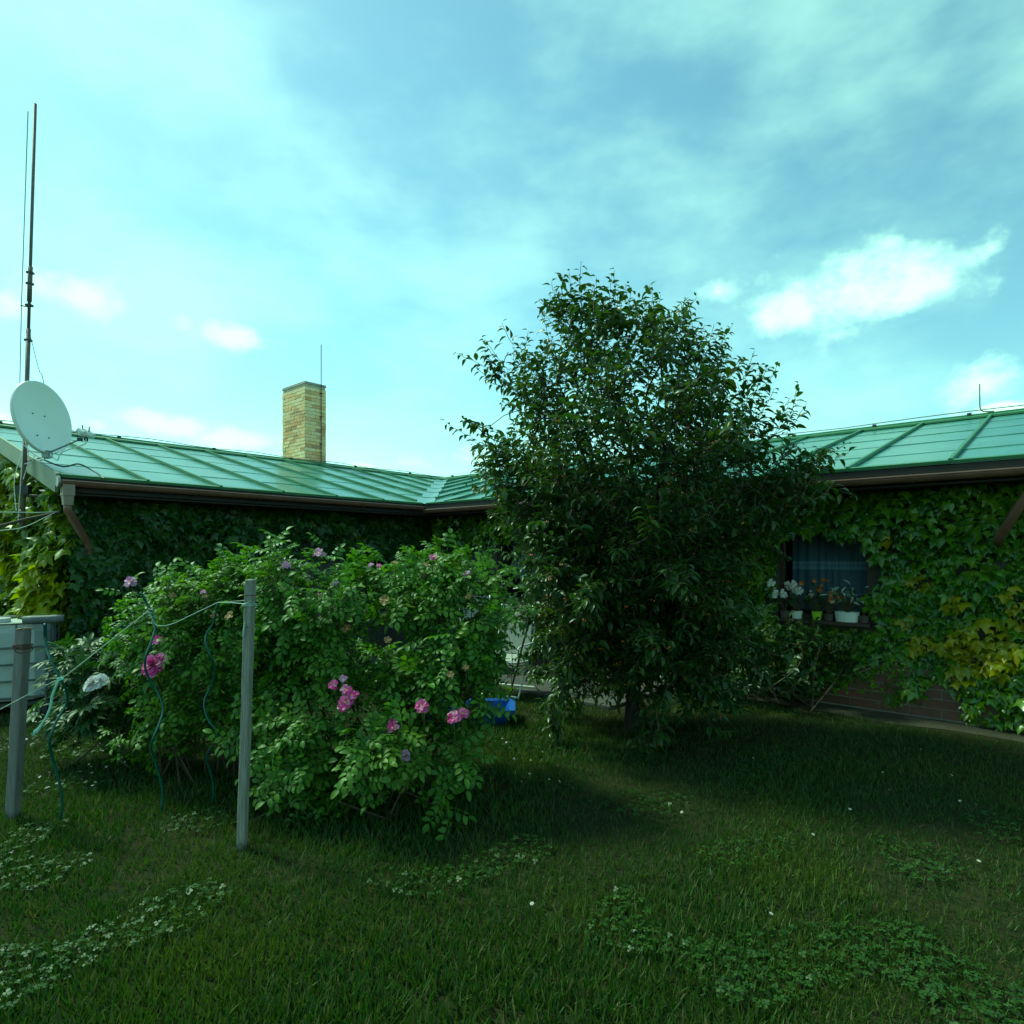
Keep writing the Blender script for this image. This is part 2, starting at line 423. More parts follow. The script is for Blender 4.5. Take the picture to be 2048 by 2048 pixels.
def t_peony():
    lv, lf = t_simple(.34, .25, .06, ((0, 0), (.35, 1), (.7, .75), (1, 0)))
    V = []; Fc = []
    for ang, org, L in ((0, (0, .45, 0), .6), (38, (0, .42, 0), .5), (-38, (0, .42, 0), .5), (62, (0, .3, 0), .48), (-62, (0, .3, 0), .48)):
        a = math.radians(ang); ca, sa = math.cos(a), math.sin(a); o = len(V)
        for x, y, z in lv: V.append((org[0] + (x * ca + y * sa) * L, org[1] + (-x * sa + y * ca) * L, z * L - .1 * org[1]))
        for q in lf: Fc.append(tuple(i + o for i in q))
    o = len(V); V.extend([(-.01, 0, 0), (.01, 0, 0), (.01, .45, -.03), (-.01, .45, -.03)]); Fc.append((o, o + 1, o + 2, o + 3))
    return np.array(V, float), Fc
T_CHERRY = t_simple(.50, .46, .14)
T_SHRUB = t_simple(.40, .25, .07)
T_IVY = t_ivy(); T_ROSE = t_rose(); T_PEONY = t_peony()

def tmpl_mesh(name, T, mat):
    me = bpy.data.meshes.new(name); me.from_pydata([tuple(p) for p in T[0]], [], T[1]); me.materials.append(mat)
    me.polygons.foreach_set('use_smooth', [True] * len(T[1])); me.update(); return me
def frames(d, n):
    y = nrm(d); x = nrm(np.cross(y, n)); z = np.cross(x, y)
    return np.stack([x, y, z], axis=2)          # columns are the leaf axes
def mass(name, T, pos, R, sc, mat, parent, **kw):
    tv, tf = T
    n, k = len(pos), len(tv)
    wo = np.array(world_org(parent))
    V = np.einsum('nij,kj->nki', R, tv) * np.asarray(sc)[:, None, None] + (pos - wo)[:, None, :]
    lens = np.array([len(q) for q in tf]); flat = np.concatenate([np.array(q) for q in tf])
    idx = (flat[None, :] + (np.arange(n) * k)[:, None]).ravel()
    tot = np.tile(lens, n); start = np.concatenate([[0], np.cumsum(tot)[:-1]])
    me = bpy.data.meshes.new(name)
    me.vertices.add(n * k); me.vertices.foreach_set('co', V.ravel().astype(np.float32))
    me.loops.add(len(idx)); me.loops.foreach_set('vertex_index', idx.astype(np.int32))
    me.polygons.add(len(tot)); me.polygons.foreach_set('loop_start', start.astype(np.int32)); me.polygons.foreach_set('loop_total', tot.astype(np.int32))
    me.polygons.foreach_set('use_smooth', np.ones(len(tot), bool))
    me.materials.append(mat); me.update(calc_edges=True)
    ob = bpy.data.objects.new(name, me); COL.objects.link(ob); ob.parent = parent
    ob['kind'] = 'stuff'
    return ob
def foliage(parent, T, pos, R, sc, mat, nm='foliage', leaf='leaf', single=300):
    """the leaves that show largest are objects of their own, the rest one mass"""
    pos = np.asarray(pos); sc = np.asarray(sc)
    pc = pos + R[:, :, 1] * sc[:, None] * .5
    Y = np.maximum(pc[:, 1], .3); px = 512 + pc[:, 0] / Y * F; py = HY - (pc[:, 2] - H) / Y * F
    inside = (px > 0) & (px < 1024) & (py > 262) & (py < 1024)
    cell = np.floor(px / 9).astype(int) * 10000 + np.floor(py / 9).astype(int)
    order = np.argsort(Y); seen = set(); front = []
    for i in order:
        if inside[i] and cell[i] not in seen:
            seen.add(cell[i]); front.append(i)
    front = np.array(front, int)
    view = nrm(pc[front] - np.array([0, 0, H]))
    size = sc[front] / Y[front] * (np.abs((view * R[front][:, :, 2]).sum(1)) + .25)
    pick = front[np.argsort(-size)[:single]]
    me = tmpl_mesh(leaf, T, mat)
    for i in pick:
        Mx = Matrix([list(R[i][0] * sc[i]) + [pos[i][0]], list(R[i][1] * sc[i]) + [pos[i][1]], list(R[i][2] * sc[i]) + [pos[i][2]], [0, 0, 0, 1]])
        inst(leaf, me, parent, Mx)
    keep = np.ones(len(pos), bool); keep[pick] = False
    return mass(nm, T, pos[keep], R[keep], sc[keep], mat, parent)

class Field:
    """smooth random field in 3-D for bulges and gaps"""
    def __init__(s, seed, scale):
        r = np.random.default_rng(seed); s.k = r.normal(size=(14, 3)) / scale; s.p = r.uniform(0, 6.28, 14)
    def __call__(s, P): return np.sin(np.asarray(P) @ s.k.T + s.p).sum(1) / 14 ** .5 / .7071

# ------------------------------------------------------------------ ground
ZE = 2.7                                            # eave height
C0 = Vector((-1.619, 11.496, 0))                    # inner corner of the eaves
YAW = .065
A = [Vector((math.cos(math.radians(225) + YAW), math.sin(math.radians(225) + YAW), 0)),
     Vector((math.cos(math.radians(-45) + YAW), math.sin(math.radians(-45) + YAW), 0))]
NN = [Vector((-A[0].y, A[0].x, 0)), Vector((A[1].y, -A[1].x, 0))]      # towards the courtyard
RUN, RISE = 5.324, 1.358
T_END = [5.585, 12.2]
SET = .55                                           # wall set back from the eave
UP = Vector((0, 0, 1))
def hp(side, t, d=0.0, z=0.0):
    """point at t along a wing's eave, d towards the courtyard, height z"""
    return C0 + A[side] * t + NN[side] * d + UP * z

def wall_t(side, px, d):
    """t where the sight line through px meets the vertical plane at d"""
    k = (px - 512) / F
    b = C0 + NN[side] * d
    return (k * b.y - b.x) / (A[side].x - k * A[side].y)
def wall_z(side, px, py, d):
    P = hp(side, wall_t(side, px, d), d); return H - (py - HY) / F * P.y

mb = MB(); mb.add([(-900, -300, 0), (900, -300, 0), (900, 1500, 0), (-900, 1500, 0)], [(0, 1, 2, 3)])
g = mb.build('ground', M['soil']); g['kind'] = 'structure'; g['label'] = 'dark green lawn ground in front of the house'
# bare strip along the right wall and paving in the corner
mb = MB()
s0, s1 = 4.95, 12.0
pts = []
for i in range(15):
    t = s0 + (s1 - s0) * i / 14
    pts.append((hp(1, t, -SET, .004), hp(1, t, -.05 + .07 * math.sin(i * 1.7) + .05 * math.sin(i * 3.1), .004)))
for (a, b), (c, d) in zip(pts[:-1], pts[1:]): mb.add([a, b, d, c], [(0, 1, 2, 3)])
e = mb.build('path', M['strip']); e['kind'] = 'structure'; e['label'] = 'bare earth strip at the foot of the right wall'
patio = thing('patio', 'grey paving slabs in the inner corner of the house', 'patio', tuple(hp(1, 2, 0)))
patio['kind'] = 'structure'; del patio['category']
mb = MB(); mb.box((0, 0, .015), (.49, .49, .03), taper=.985); slab_me = mb.mesh('slab', M['slab'])
RS = Matrix(((A[1].x, NN[1].x, 0), (A[1].y, NN[1].y, 0), (0, 0, 1)))
for i in range(11):
    for j in range(4):
        p = hp(1, -.3 + i * .5, -SET + .27 + j * .5, .002)
        Mx = Matrix.Translation(p) @ (RS @ Matrix.Rotation(random.uniform(-.006, .006), 3, 'Z')).to_4x4()
        Mx = Mx @ Matrix.Translation((0, 0, random.uniform(0, .006)))
        inst('slab', slab_me, patio, Mx)

# ------------------------------------------------------------------ house
house = thing('house', 'long low house with a green sheet metal roof and creeper covered walls', 'house', tuple(C0))
def rp(side, t, k, h=0.0):
    n = (NN[side] * RISE + UP * RUN).normalized()
    return C0 + A[side] * t - NN[side] * (k * RUN) + UP * (ZE + k * RISE) + n * h
RC = C0 - (NN[0] + NN[1]) * RUN                       # ridge corner in plan

# roof: back slopes and the deck under the sheets as the part's own mesh
mb = MB()
for s in (0, 1):
    TE = T_END[s]
    e0, e1 = C0 + A[s] * TE + UP * (ZE - .03), C0 + UP * (ZE - .03)
    r0 = C0 + A[s] * TE - NN[s] * RUN + UP * (ZE + RISE - .03); r1 = RC + UP * (ZE + RISE - .03)
    b0 = C0 + A[s] * TE - NN[s] * RUN * 2 + UP * (ZE - .03); b1 = C0 - (NN[0] + NN[1]) * RUN * 2 + UP * (ZE - .03)
    mb.add([e0, e1, r1, r0], [(0, 1, 2, 3)]); mb.add([r0, r1, b1, b0], [(0, 1, 2, 3)])
roof = mb.build('roof', M['seam'], house)

def clip(poly, s):
    """keep the part of a (t,k) polygon on its own side of the valley"""
    res = []
    fn = lambda p: p[0] + p[1] * RUN - .23
    for i in range(len(poly)):
        a, b = poly[i], poly[(i + 1) % len(poly)]
        fa, fb = fn(a), fn(b)
        if fa >= 0: res.append(a)
        if fa * fb < 0:
            u = fa / (fa - fb); res.append((a[0] + (b[0] - a[0]) * u, a[1] + (b[1] - a[1]) * u))
    return res
BAY = .93
ROWS = 5
for s in (0, 1):
    off = [T_END[0], 7.07 + BAY * 5][s]
    tb = []
    t = off
    while t > -RUN - BAY: tb.append(t); t -= BAY
    if s == 1: tb[0] = min(tb[0], T_END[1])
    for i in range(len(tb) - 1):
        t1, t0 = tb[i] - .004, tb[i + 1] + .004
        jit = random.uniform(-.008, .008)
        cuts = [0.0] + [min(max(j / ROWS + jit + random.uniform(-.006, .006), 0), 1) for j in range(1, ROWS)] + [1.0]
        for j in range(ROWS):
            k0, k1 = cuts[j], cuts[j + 1]
            pl = clip([(t0, k0), (t1, k0), (t1, k1), (t0, k1)], s)
            if len(pl) < 3: continue
            m2 = MB()
            top = []
            for (tt, kk) in pl:
                u = (kk - k0) / (k1 - k0)
                top.append(rp(s, tt, kk, .013 - .007 * u + .002 * math.sin(i * 3.1 + j * 1.7 + tt * 5)))
            n = len(top)
            low = [p - UP * .014 for p in top]
            m2.add(top + low, [tuple(range(n))] + [(q, (q + 1) % n, n + (q + 1) % n, n + q) for q in range(n)])
            m2.build('roof_sheet', M['sheet'], roof)
        # standing seam on the lower-t edge of this bay
        ts = tb[i + 1]
        kv = max(0.0, (-ts + .24) / RUN)
        if kv < .97:
            m2 = MB()
            na = (NN[s] * RISE + UP * RUN).normalized()
            slope = (rp(s, ts, 1) - rp(s, ts, 0)).normalized()
            for (ka, kb) in ((kv, 1.0),):
                a, b = rp(s, ts, ka, .012), rp(s, ts, kb, .012)
                c = (a + b) / 2 + na * .022
                m2.box(c, (.034, (b - a).length, .04), (A[s], slope, na))
            m2.build('roof_seam', M['seam'], roof)
# edge trims
for s in (0, 1):
    m2 = MB()
    na = (NN[s] * RISE + UP * RUN).normalized(); slope = (rp(s, 0, 1) - rp(s, 0, 0)).normalized()
    a, b = rp(s, .05, .006, .022), rp(s, T_END[s], .006, .022)
    m2.box((a + b) / 2, ((b - a).length, .085, .03), (A[s], slope, na))
    m2.build('eave_trim', M['seam'], roof)
    m2 = MB()
    for (w0, w1, hh) in ((-.20, .20, .05),):
        a0, a1 = rp(s, T_END[s], 1, .05), RC + UP * (ZE + RISE + .05)
        fr = -NN[s]
        for sg in (1, -1):
            d = (NN[s] * sg * RUN - UP * RISE).normalized() * .26
            m2.prism([a0, a1, a1 + d, a0 + d], UP * -.03)
    m2.tube([a0 + UP * .0, a1 + UP * .0], .025, 6)
    m2.build('ridge_cap', M['seam'], roof)
# valley sheets
vdir = (rp(0, -RUN, 1) - rp(0, 0, 0))
cross = (A[0] - A[1]).normalized()
for j in range(6):
    a, b = rp(0, 0, 0) + vdir * (j / 6 + .004), rp(0, 0, 0) + vdir * ((j + 1) / 6)
    w = .27
    m2 = MB()
    up0 = .018; up1 = .012
    wl = (A[0] * w / 1.414 * 1.0 + UP * .05); wr = (A[1] * w / 1.414 + UP * .05)
    P = [a + UP * up0, a + A[0] * .25 + UP * (up0 + .01), b + A[0] * .25 + UP * (up1 + .01), b + UP * up1]
    Q = [a + UP * up0, a + A[1] * .25 + UP * (up0 + .01), b + A[1] * .25 + UP * (up1 + .01), b + UP * up1]
    m2.add(P, [(0, 1, 2, 3)]); m2.add(Q, [(3, 2, 1, 0)])
    m2.build('valley_sheet', M['sheet'], roof)
# verge board on the left gable
m2 = MB()
v0, v1 = rp(0, T_END[0] + .02, -.005, -.0), rp(0, T_END[0] + .02, 1.0, .0)
dn = UP * -.19
m2.prism([v0 + UP * .045, v1 + UP * .045, v1 + dn, v0 + dn + (v1 - v0) * .012], A[0] * .035)
m2.build('verge_board', M['verge'], roof)
m2 = MB(); b0, b1 = rp(0, T_END[0] + .02, 1.0), C0 + A[0] * (T_END[0] + .02) - NN[0] * 2 * RUN + UP * ZE
m2.prism([b0 + UP * .045, b1 + UP * .045, b1 + dn, b0 + dn], A[0] * .035); m2.build('verge_board', M['verge'], roof)

# soffit: boards under the overhang, fascia in front
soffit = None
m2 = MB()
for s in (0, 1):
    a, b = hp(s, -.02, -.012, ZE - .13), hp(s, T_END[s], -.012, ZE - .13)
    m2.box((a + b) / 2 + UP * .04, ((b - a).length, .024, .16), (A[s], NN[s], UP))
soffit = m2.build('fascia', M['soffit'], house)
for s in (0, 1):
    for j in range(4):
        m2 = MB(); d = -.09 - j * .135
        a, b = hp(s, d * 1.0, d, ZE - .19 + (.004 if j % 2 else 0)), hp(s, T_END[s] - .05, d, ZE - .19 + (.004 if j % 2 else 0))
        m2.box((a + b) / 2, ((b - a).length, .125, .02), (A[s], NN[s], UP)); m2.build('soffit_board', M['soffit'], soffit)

# gutters: half pipes with brackets
for s in (0, 1):
    n = 8
    gz = ZE - (.05 if s == 0 else .105)
    m2 = MB(); r_ = .062
    t0, t1 = (.09, T_END[s] + .03) if s == 0 else (.09, T_END[s])
    vs = []; fs = []
    for t in (t0, t1):
        for rr in (r_, r_ - .006):
            for k in range(n + 1):
                a = math.pi + math.pi * k / n
                vs.append(hp(s, t, .055, gz) + NN[s] * (math.cos(a) * rr) + UP * (math.sin(a) * rr))
    q = n + 1
    for k in range(n):
        fs += [(k, k + 1, 2 * q + k + 1, 2 * q + k), (q + k, q + k + 1, 3 * q + k + 1, 3 * q + k)]
        fs += [(k, k + 1, q + k + 1, q + k), (2 * q + k, 2 * q + k + 1, 3 * q + k + 1, 3 * q + k)]
    fs += [(0, 2 * q, 3 * q, q), (n, 2 * q + n, 3 * q + n, q + n)]
    m2.add(vs, fs)
    m2.tube([hp(s, t0, .055 + r_, gz), hp(s, t1, .055 + r_, gz)], .009, 6)
    gut = m2.build('gutter', M['gutter'], house)
    t = t0 + .4
    while t < t1:
        m3 = MB(); arc = [hp(s, t, .055 + math.cos(a) * (r_ + .004), gz + math.sin(a) * (r_ + .004)) for a in [math.pi + math.pi * k / 8 for k in range(9)]]
        m3.tube(arc, .007, 4); m3.build('gutter_bracket', M['gutter'], gut); t += .9
    if s == 0:
        m3 = MB(); c = hp(0, t1 + .012, .055, gz - .01); m3.lathe(c, [(0.0, .012), (.066, .012), (.066, -.012), (0.0, -.012)], 14, axis=A[0], ux=UP)
        m3.build('gutter_end_cap', M['steel'], gut)
# downpipe at the left end: funnel box, then a swan neck back to the wall
m2 = MB()
dp = hp(0, T_END[0] - .05, .055, 0)
m2.box(dp + UP * (ZE - .155), (.12, .12, .13), (A[0], NN[0], UP))
m2.box(dp + UP * (ZE - .27), (.088, .088, .12), (A[0], NN[0], UP), taper=1.25)
m2.build('downpipe_funnel', M['downpipe'], house)
m2 = MB()
m2.tube([dp + UP * (ZE - .30), dp + UP * (ZE - .38), hp(0, T_END[0] - .34, -.40, ZE - .72), hp(0, T_END[0] - .40, -.47, ZE - .85), hp(0, T_END[0] - .40, -.47, 0.02)], .045, 8)
m2.build('downpipe', M['gutter'], house, smooth=True)
m2 = MB()
ta, tb2_ = wall_t(1, 1036, .05), wall_t(1, 1000, -.16)
m2.tube([hp(1, ta, .055, ZE - .14), hp(1, ta, .04, ZE - .24), hp(1, tb2_, -.16, wall_z(1, 1000, 536, -.16)), hp(1, tb2_ - .05, -.50, wall_z(1, 1000, 536, -.16) - .10)], .045, 8)
m2.build('downpipe', M['gutter'], house, smooth=True)

# windows: (side, t0, t1, z0, z1, frame material)
wt0, wt1 = wall_t(1, 779, -SET), wall_t(1, 872, -SET)
cw0, cw1 = wall_t(1, 497, -SET), wall_t(1, 602, -SET)
lw0, lw1 = wall_t(0, 292, -SET), wall_t(0, 196, -SET)
l20, l21 = wall_t(0, 400, -SET), wall_t(0, 345, -SET)
WZ0 = wall_z(1, 846, 621, -SET)
WIN = [(1, wt0, wt1, WZ0, 2.12, 'frame', 2), (1, cw0, cw1, .98, 2.12, 'frame', 2), (0, lw0, lw1, .95, 2.1, 'frame', 2), (0, l20, l21, .95, 2.1, 'frame', 1)]
WT = ZE - .2
def wall_with_holes(s, tA, tB, d, zt):
    m2 = MB()
    hs = sorted([(w[1], w[2], w[3], w[4]) for w in WIN if w[0] == s])
    def rect(t0, t1, z0, z1):
        if t1 - t0 < .001 or z1 - z0 < .001: return
        m2.add([hp(s, t0, d, z0), hp(s, t1, d, z0), hp(s, t1, d, z1), hp(s, t0, d, z1)], [(0, 1, 2, 3)])
    cur = tA
    for (a, b, z0, z1) in hs:
        rect(cur, a, 0, zt); rect(a, b, 0, z0); rect(a, b, z1, zt)
        for (p, q) in (((a, z0), (a, z1)), ((b, z0), (b, z1)), ((a, z0), (b, z0)), ((a, z1), (b, z1))):   # reveals
            m2.add([hp(s, p[0], d, p[1]), hp(s, q[0], d, q[1]), hp(s, q[0], d - .3, q[1]), hp(s, p[0], d - .3, p[1])], [(0, 1, 2, 3)])
        cur = b
    rect(cur, tB, 0, zt)
    return m2.build('wall', M['wall'], house)
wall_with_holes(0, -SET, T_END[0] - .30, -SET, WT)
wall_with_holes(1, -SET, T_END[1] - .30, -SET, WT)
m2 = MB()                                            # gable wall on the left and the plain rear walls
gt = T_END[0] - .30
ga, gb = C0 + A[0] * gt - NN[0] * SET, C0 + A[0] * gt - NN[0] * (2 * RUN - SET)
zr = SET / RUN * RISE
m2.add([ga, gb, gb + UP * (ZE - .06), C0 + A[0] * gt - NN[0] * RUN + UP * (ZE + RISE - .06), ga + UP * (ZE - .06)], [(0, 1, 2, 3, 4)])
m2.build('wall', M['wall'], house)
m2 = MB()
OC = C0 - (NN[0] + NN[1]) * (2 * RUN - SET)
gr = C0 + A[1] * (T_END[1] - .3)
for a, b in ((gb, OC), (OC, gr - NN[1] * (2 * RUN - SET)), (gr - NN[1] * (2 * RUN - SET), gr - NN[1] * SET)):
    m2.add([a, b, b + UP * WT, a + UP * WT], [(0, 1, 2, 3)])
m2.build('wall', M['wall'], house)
for (s, t0, t1, z0, z1, fm, nl) in WIN:
    d = -SET - .06
    ax = (A[s], NN[s], UP)
    m2 = MB(); fw = .05
    tm, zm = (t0 + t1) / 2, (z0 + z1) / 2
    m2.box(hp(s, tm, d, z1 - fw / 2), (t1 - t0, .07, fw), ax); m2.box(hp(s, tm, d, z0 + fw / 2), (t1 - t0, .07, fw), ax)
    for tt in (t0 + fw / 2, t1 - fw / 2): m2.box(hp(s, tt, d, zm), (fw, .07, z1 - z0 - 2 * fw), ax)
    win = m2.build('window', M[fm], house)
    if nl == 2 and s == 0:
        m3 = MB(); m3.box(hp(s, tm, d, zm), (.09, .075, z1 - z0 - 2 * fw), ax); m3.build('mullion', M[fm], win)
    for k in range(nl if s == 0 else 1):
        nk = nl if s == 0 else 1
        a = t0 + fw + (t1 - t0 - 2 * fw) * k / nk; b = t0 + fw + (t1 - t0 - 2 * fw) * (k + 1) / nk
        m3 = MB(); m3.box(hp(s, (a + b) / 2, d, zm), (b - a - .004, .008, z1 - z0 - 2 * fw), ax); m3.build('pane', M['glass'], win)
    m3 = MB(); m3.box(hp(s, tm, -SET + .02, z0 - .022), (t1 - t0 + .02, .30, .035), ax); m3.build('sill', M['frame'], win)
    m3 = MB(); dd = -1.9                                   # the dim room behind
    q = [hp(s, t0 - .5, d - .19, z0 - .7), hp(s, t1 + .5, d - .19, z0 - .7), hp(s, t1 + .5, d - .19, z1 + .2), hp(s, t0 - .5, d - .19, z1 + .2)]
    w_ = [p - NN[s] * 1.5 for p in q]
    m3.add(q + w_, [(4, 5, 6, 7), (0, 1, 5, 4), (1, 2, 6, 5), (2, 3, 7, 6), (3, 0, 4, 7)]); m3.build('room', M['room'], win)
    m3 = MB(); m3.box(hp(s, tm, d - .16, z0 + .02), (t1 - t0, .24, .03), ax); m3.build('inner_sill', M['whiteframe'], win)

# plinth of brown facing bricks on the right wing, each a piece
m2 = MB(); pz = .52; pt0, pt1 = 4.9, 11.8
m2.box(hp(1, (pt0 + pt1) / 2, -SET + .02, pz / 2), (pt1 - pt0, .05, pz), (A[1], NN[1], UP)); plinth = m2.build('plinth', M['mortar'], house)
bl, bh, jt = .285, .092, .012
mb = MB(); mb.box((0, 0, 0), (bl, .03, bh), taper=1.0); me_b = mb.mesh('brick', M['plinth_brick'])
for r_i in range(5):
    t = pt0 - (.15 if r_i % 2 else 0) + .15
    while t < pt1 - .1:
        p = hp(1, t, -SET + .042 + random.uniform(-.002, .002), .01 + jt + bh / 2 + r_i * (bh + jt))
        inst('brick', me_b, plinth, Matrix.Translation(p) @ RS.to_4x4()); t += bl + jt

# chimney with single bricks on the two faces in view
cl, cw_, cz1 = 1.12, .60, 6.08
def ch_t(px, d):
    return wall_t(0, px, d)
cd = -RUN - .62
ct = ch_t(304, cd)
cc = hp(0, ct, cd)
cz0 = ZE + RISE - .35
m2 = MB(); m2.box(cc + UP * ((cz0 + cz1) / 2), (cw_ - .03, cl - .03, cz1 - cz0), (A[0], NN[0], UP)); chim = m2.build('chimney', M['chim_mortar'], house)
m2 = MB(); m2.box(cc + UP * (cz1 + .03), (cw_ + .015, cl + .015, .06), (A[0], NN[0], UP), taper=.97)
m2.build('chimney_cap', M['concrete'], chim)
R0 = Matrix(((A[0].x, NN[0].x, 0), (A[0].y, NN[0].y, 0), (0, 0, 1)))
R1 = Matrix(((NN[0].x, A[0].x, 0), (NN[0].y, A[0].y, 0), (0, 0, 1)))
rear = MB()
course = .085
nb = int((cz1 - cz0) / course)
me_cache = {}
def chim_brick(L):
    k = round(L, 2)
    if k not in me_cache:
        b_ = MB(); b_.box((0, 0, 0), (k, .05, course - .011)); me_cache[k] = b_.mesh('brick', M['chim_brick'])
    return me_cache[k]
for i in range(nb):
    z = cz0 + course * (i + .5)
    for (ln, oth, ax_l, ax_n, Rm, sgn, vis) in ((cw_, cl, A[0], NN[0], R0, 1, True), (cl, cw_, NN[0], A[0], R1, 1, True), (cw_, cl, A[0], NN[0], R0, -1, False), (cl, cw_, NN[0], A[0], R1, -1, False)):
        pos = -ln / 2; first = True
        while pos < ln / 2 - .03:
            L = (.14 if (first and i % 2) else .29)
            L *= random.uniform(.9, 1.1)
            if ln / 2 - (pos + L) < .09: L = ln / 2 - pos
            first = False
            ctr = cc + ax_l * (pos + L / 2) + ax_n * (sgn * (oth / 2 - .024 + random.uniform(-.004, .005))) + UP * z
            if vis: inst('brick', chim_brick(L - .01), chim, Matrix.Translation(ctr) @ Rm.to_4x4())
            else: rear.box(ctr, (L - .01, .05, course - .011), (ax_l, ax_n, UP))
            pos += L
rb = rear.build('brickwork', M['chim_brick'], chim); rb['kind'] = 'stuff'

# lightning conductor: wire along the ridges on little holders, rods
m2 = MB()
ra, rb_ = rp(0, T_END[0], 1, .09), RC + UP * (ZE + RISE + .14)
path = []
for k in range(25):
    p = ra.lerp(RC + UP * (ZE + RISE + .09), k / 24); path.append(p + UP * (.02 * math.sin(k * 1.3) + .01))
pr = []
for k in range(31):
    p = (RC + UP * (ZE + RISE + .09)).lerp(rp(1, T_END[1], 1, .09), k / 30); pr.append(p + UP * (.03 * abs(math.sin(k * .5)) + .01))
m2.tube(path, .008, 4); m2.tube(pr, .008, 4)
cond = m2.build('lightning_conductor', M['wire'], house)
mb = MB(); mb.box((0, 0, .03), (.06, .05, .045)); me_h = mb.mesh('wire_holder', M['dark'])
for s in (0, 1):
    t = T_END[s] - .3
    while t > -RUN + .3:
        inst('wire_holder', me_h, cond, Matrix.Translation(rp(s, t, 1, .045)) @ (R0 if s == 0 else RS).to_4x4())
        t -= 1.86 if s == 0 else 1.4
m2 = MB()
rodp = cc + NN[0] * (cl / 2 + .03) + A[0] * -.14
m2.tube([rodp + UP * cz0, rodp + UP * 7.15], .010, 5)
for z in (4.6, 5.3, 5.9): m2.box(rodp + UP * z, (.05, .05, .03))
m2.build('lightning_rod', M['dark'], cond)
m2 = MB(); tr2 = wall_t(1, 982, -RUN)
q0 = rp(1, tr2, 1, .08)
m2.tube(smooth_path([q0 + A[1] * .16, q0 + A[1] * .06 + UP * .01, q0 - A[1] * .02 + UP * .06, q0 - A[1] * .03 + UP * .3, q0 - A[1] * .03 + UP * .48], 4), .011, 5)
m2.build('lightning_rod', M['wire'], cond)
# conductor down the verge to the gutter with its kink
m2 = MB(); P_ = [rp(0, T_END[0] - .03, k, .06) for k in (.36, .26, .17)]
w = smooth_path([P_[0], P_[1], P_[2], rp(0, T_END[0] - .14, .10, .05), rp(0, T_END[0] - .30, .10, .10), rp(0, T_END[0] - .40, .05, .06), rp(0, T_END[0] - .42, -.01, .03)], 5)
m2.tube(w, .010, 5); m2.build('down_conductor', M['dark'], cond)

# ------------------------------------------------------------------ mast and satellite dish
def mast_xy(px, off):
    b = hp(0, T_END[0] + off); k = (px - 512) / F
    d = (b.x - k * b.y) / (NN[0].x - k * NN[0].y)      # along -NN
    return hp(0, T_END[0] + off, -d)
mp0 = mast_xy(24.6, .12)
mast = thing('antenna_mast', 'tall thin antenna mast standing at the left gable end', 'mast', (mp0.x, mp0.y, 2.1))
Ym = mp0.y
lean = Vector((.030, 0, 1))
def mpt(z): return Vector((mp0.x, mp0.y, 0)) + Vector((lean.x * (z - 3.0), 0, z))
m2 = MB(); m2.tube([mpt(2.1), mpt(4.7)], .026, 8); m2.tube([mpt(4.6), mpt(7.6)], .018, 8); m2.tube([mpt(5.05), mpt(5.5)], .027, 8)
m2.build('pole', M['mast'], mast, smooth=True)
for z in (4.55, 5.0, 5.28, 5.42):
    m2 = MB(); m2.box(mpt(z), (.07, .06, .025)); m2.build('clamp', M['dark'], mast)
m2 = MB(); m2.tube([mpt(4.98), mpt(4.98) + Vector((-.11, 0, .02))], .009, 5); m2.build('bracket', M['dark'], mast)
m2 = MB(); m2.tube([mpt(7.5) + Vector((-.09, 0, 0)), mpt(4.98) + Vector((-.10, 0, 0)), mpt(3.55) + Vector((-.07, -.02, 0))], .006, 5); m2.build('cable', M['steel'], mast)
m2 = MB(); m2.tube(smooth_path([mpt(4.7), mpt(4.2) + Vector((.10, .06, 0)), at(42, 375, 8.2), at(45.5, 393, 8.3)], 4), .005, 4); m2.build('cable', M['steel'], mast)
m2 = MB()
for dx, z0, z1, sag in ((-.05, 3.15, 2.35, .05), (-.02, 3.25, 2.2, .09), (.03, 3.3, 2.75, .08), (.06, 3.2, 2.9, .1)):
    m2.tube(smooth_path([mpt(z0) + Vector((0, -.03, 0)), mpt((z0 + z1) / 2) + Vector((dx * 2 + sag * .5, -.06, 0)), mpt(z1) + Vector((dx, -.05, 0))], 5), .006, 4)
m2.build('cable', M['white'], mast)
m2 = MB(); m2.box(mpt(2.62), (.16, .07, .11)); m2.build('junction_box', M['dark'], mast)
m2 = MB()
mw = mpt(2.55); m2.tube([mw, mw - A[0] * .42], .02, 6); m2.build('wall_bracket', M['mast'], mast)

dn_ = Vector((.95, -.09, .13)).normalized()
dc = at(44, 417.5, 8.02)
dish = thing('satellite_dish', 'white satellite dish on the mast above the roof edge', 'satellite dish', tuple(dc))
axu = (UP - dn_ * dn_.dot(UP)).normalized()
m2 = MB(); Rd = .43
prof = [(0.001, -.085)] + [(Rd * k / 9, -.085 + .085 * (k / 9) ** 2) for k in range(1, 10)] + [(Rd + .012, .004), (Rd + .014, -.045), (Rd - .03, -.05), (.25, -.09), (.001, -.105)]
m2.lathe(dc, prof, 40, axis=dn_, ux=axu, sx=1.06)
m2.build('reflector', M['dish'], dish, smooth=True)
side_ = dn_.cross(axu)
for (u, v) in ((.05, -.10), (.05, .08), (-.24, -.10), (-.24, .08)):
    m3 = MB(); rr = (u * u + v * v) / Rd ** 2
    m3.lathe(dc + axu * u + side_ * v + dn_ * (-.085 + .085 * rr), [(.009, 0), (.009, .008), (.001, .009)], 8, axis=dn_); m3.build('bolt', M['dark'], dish)
bot = dc - axu * (Rd * 1.05)
lnb = at(86, 437, 7.95)
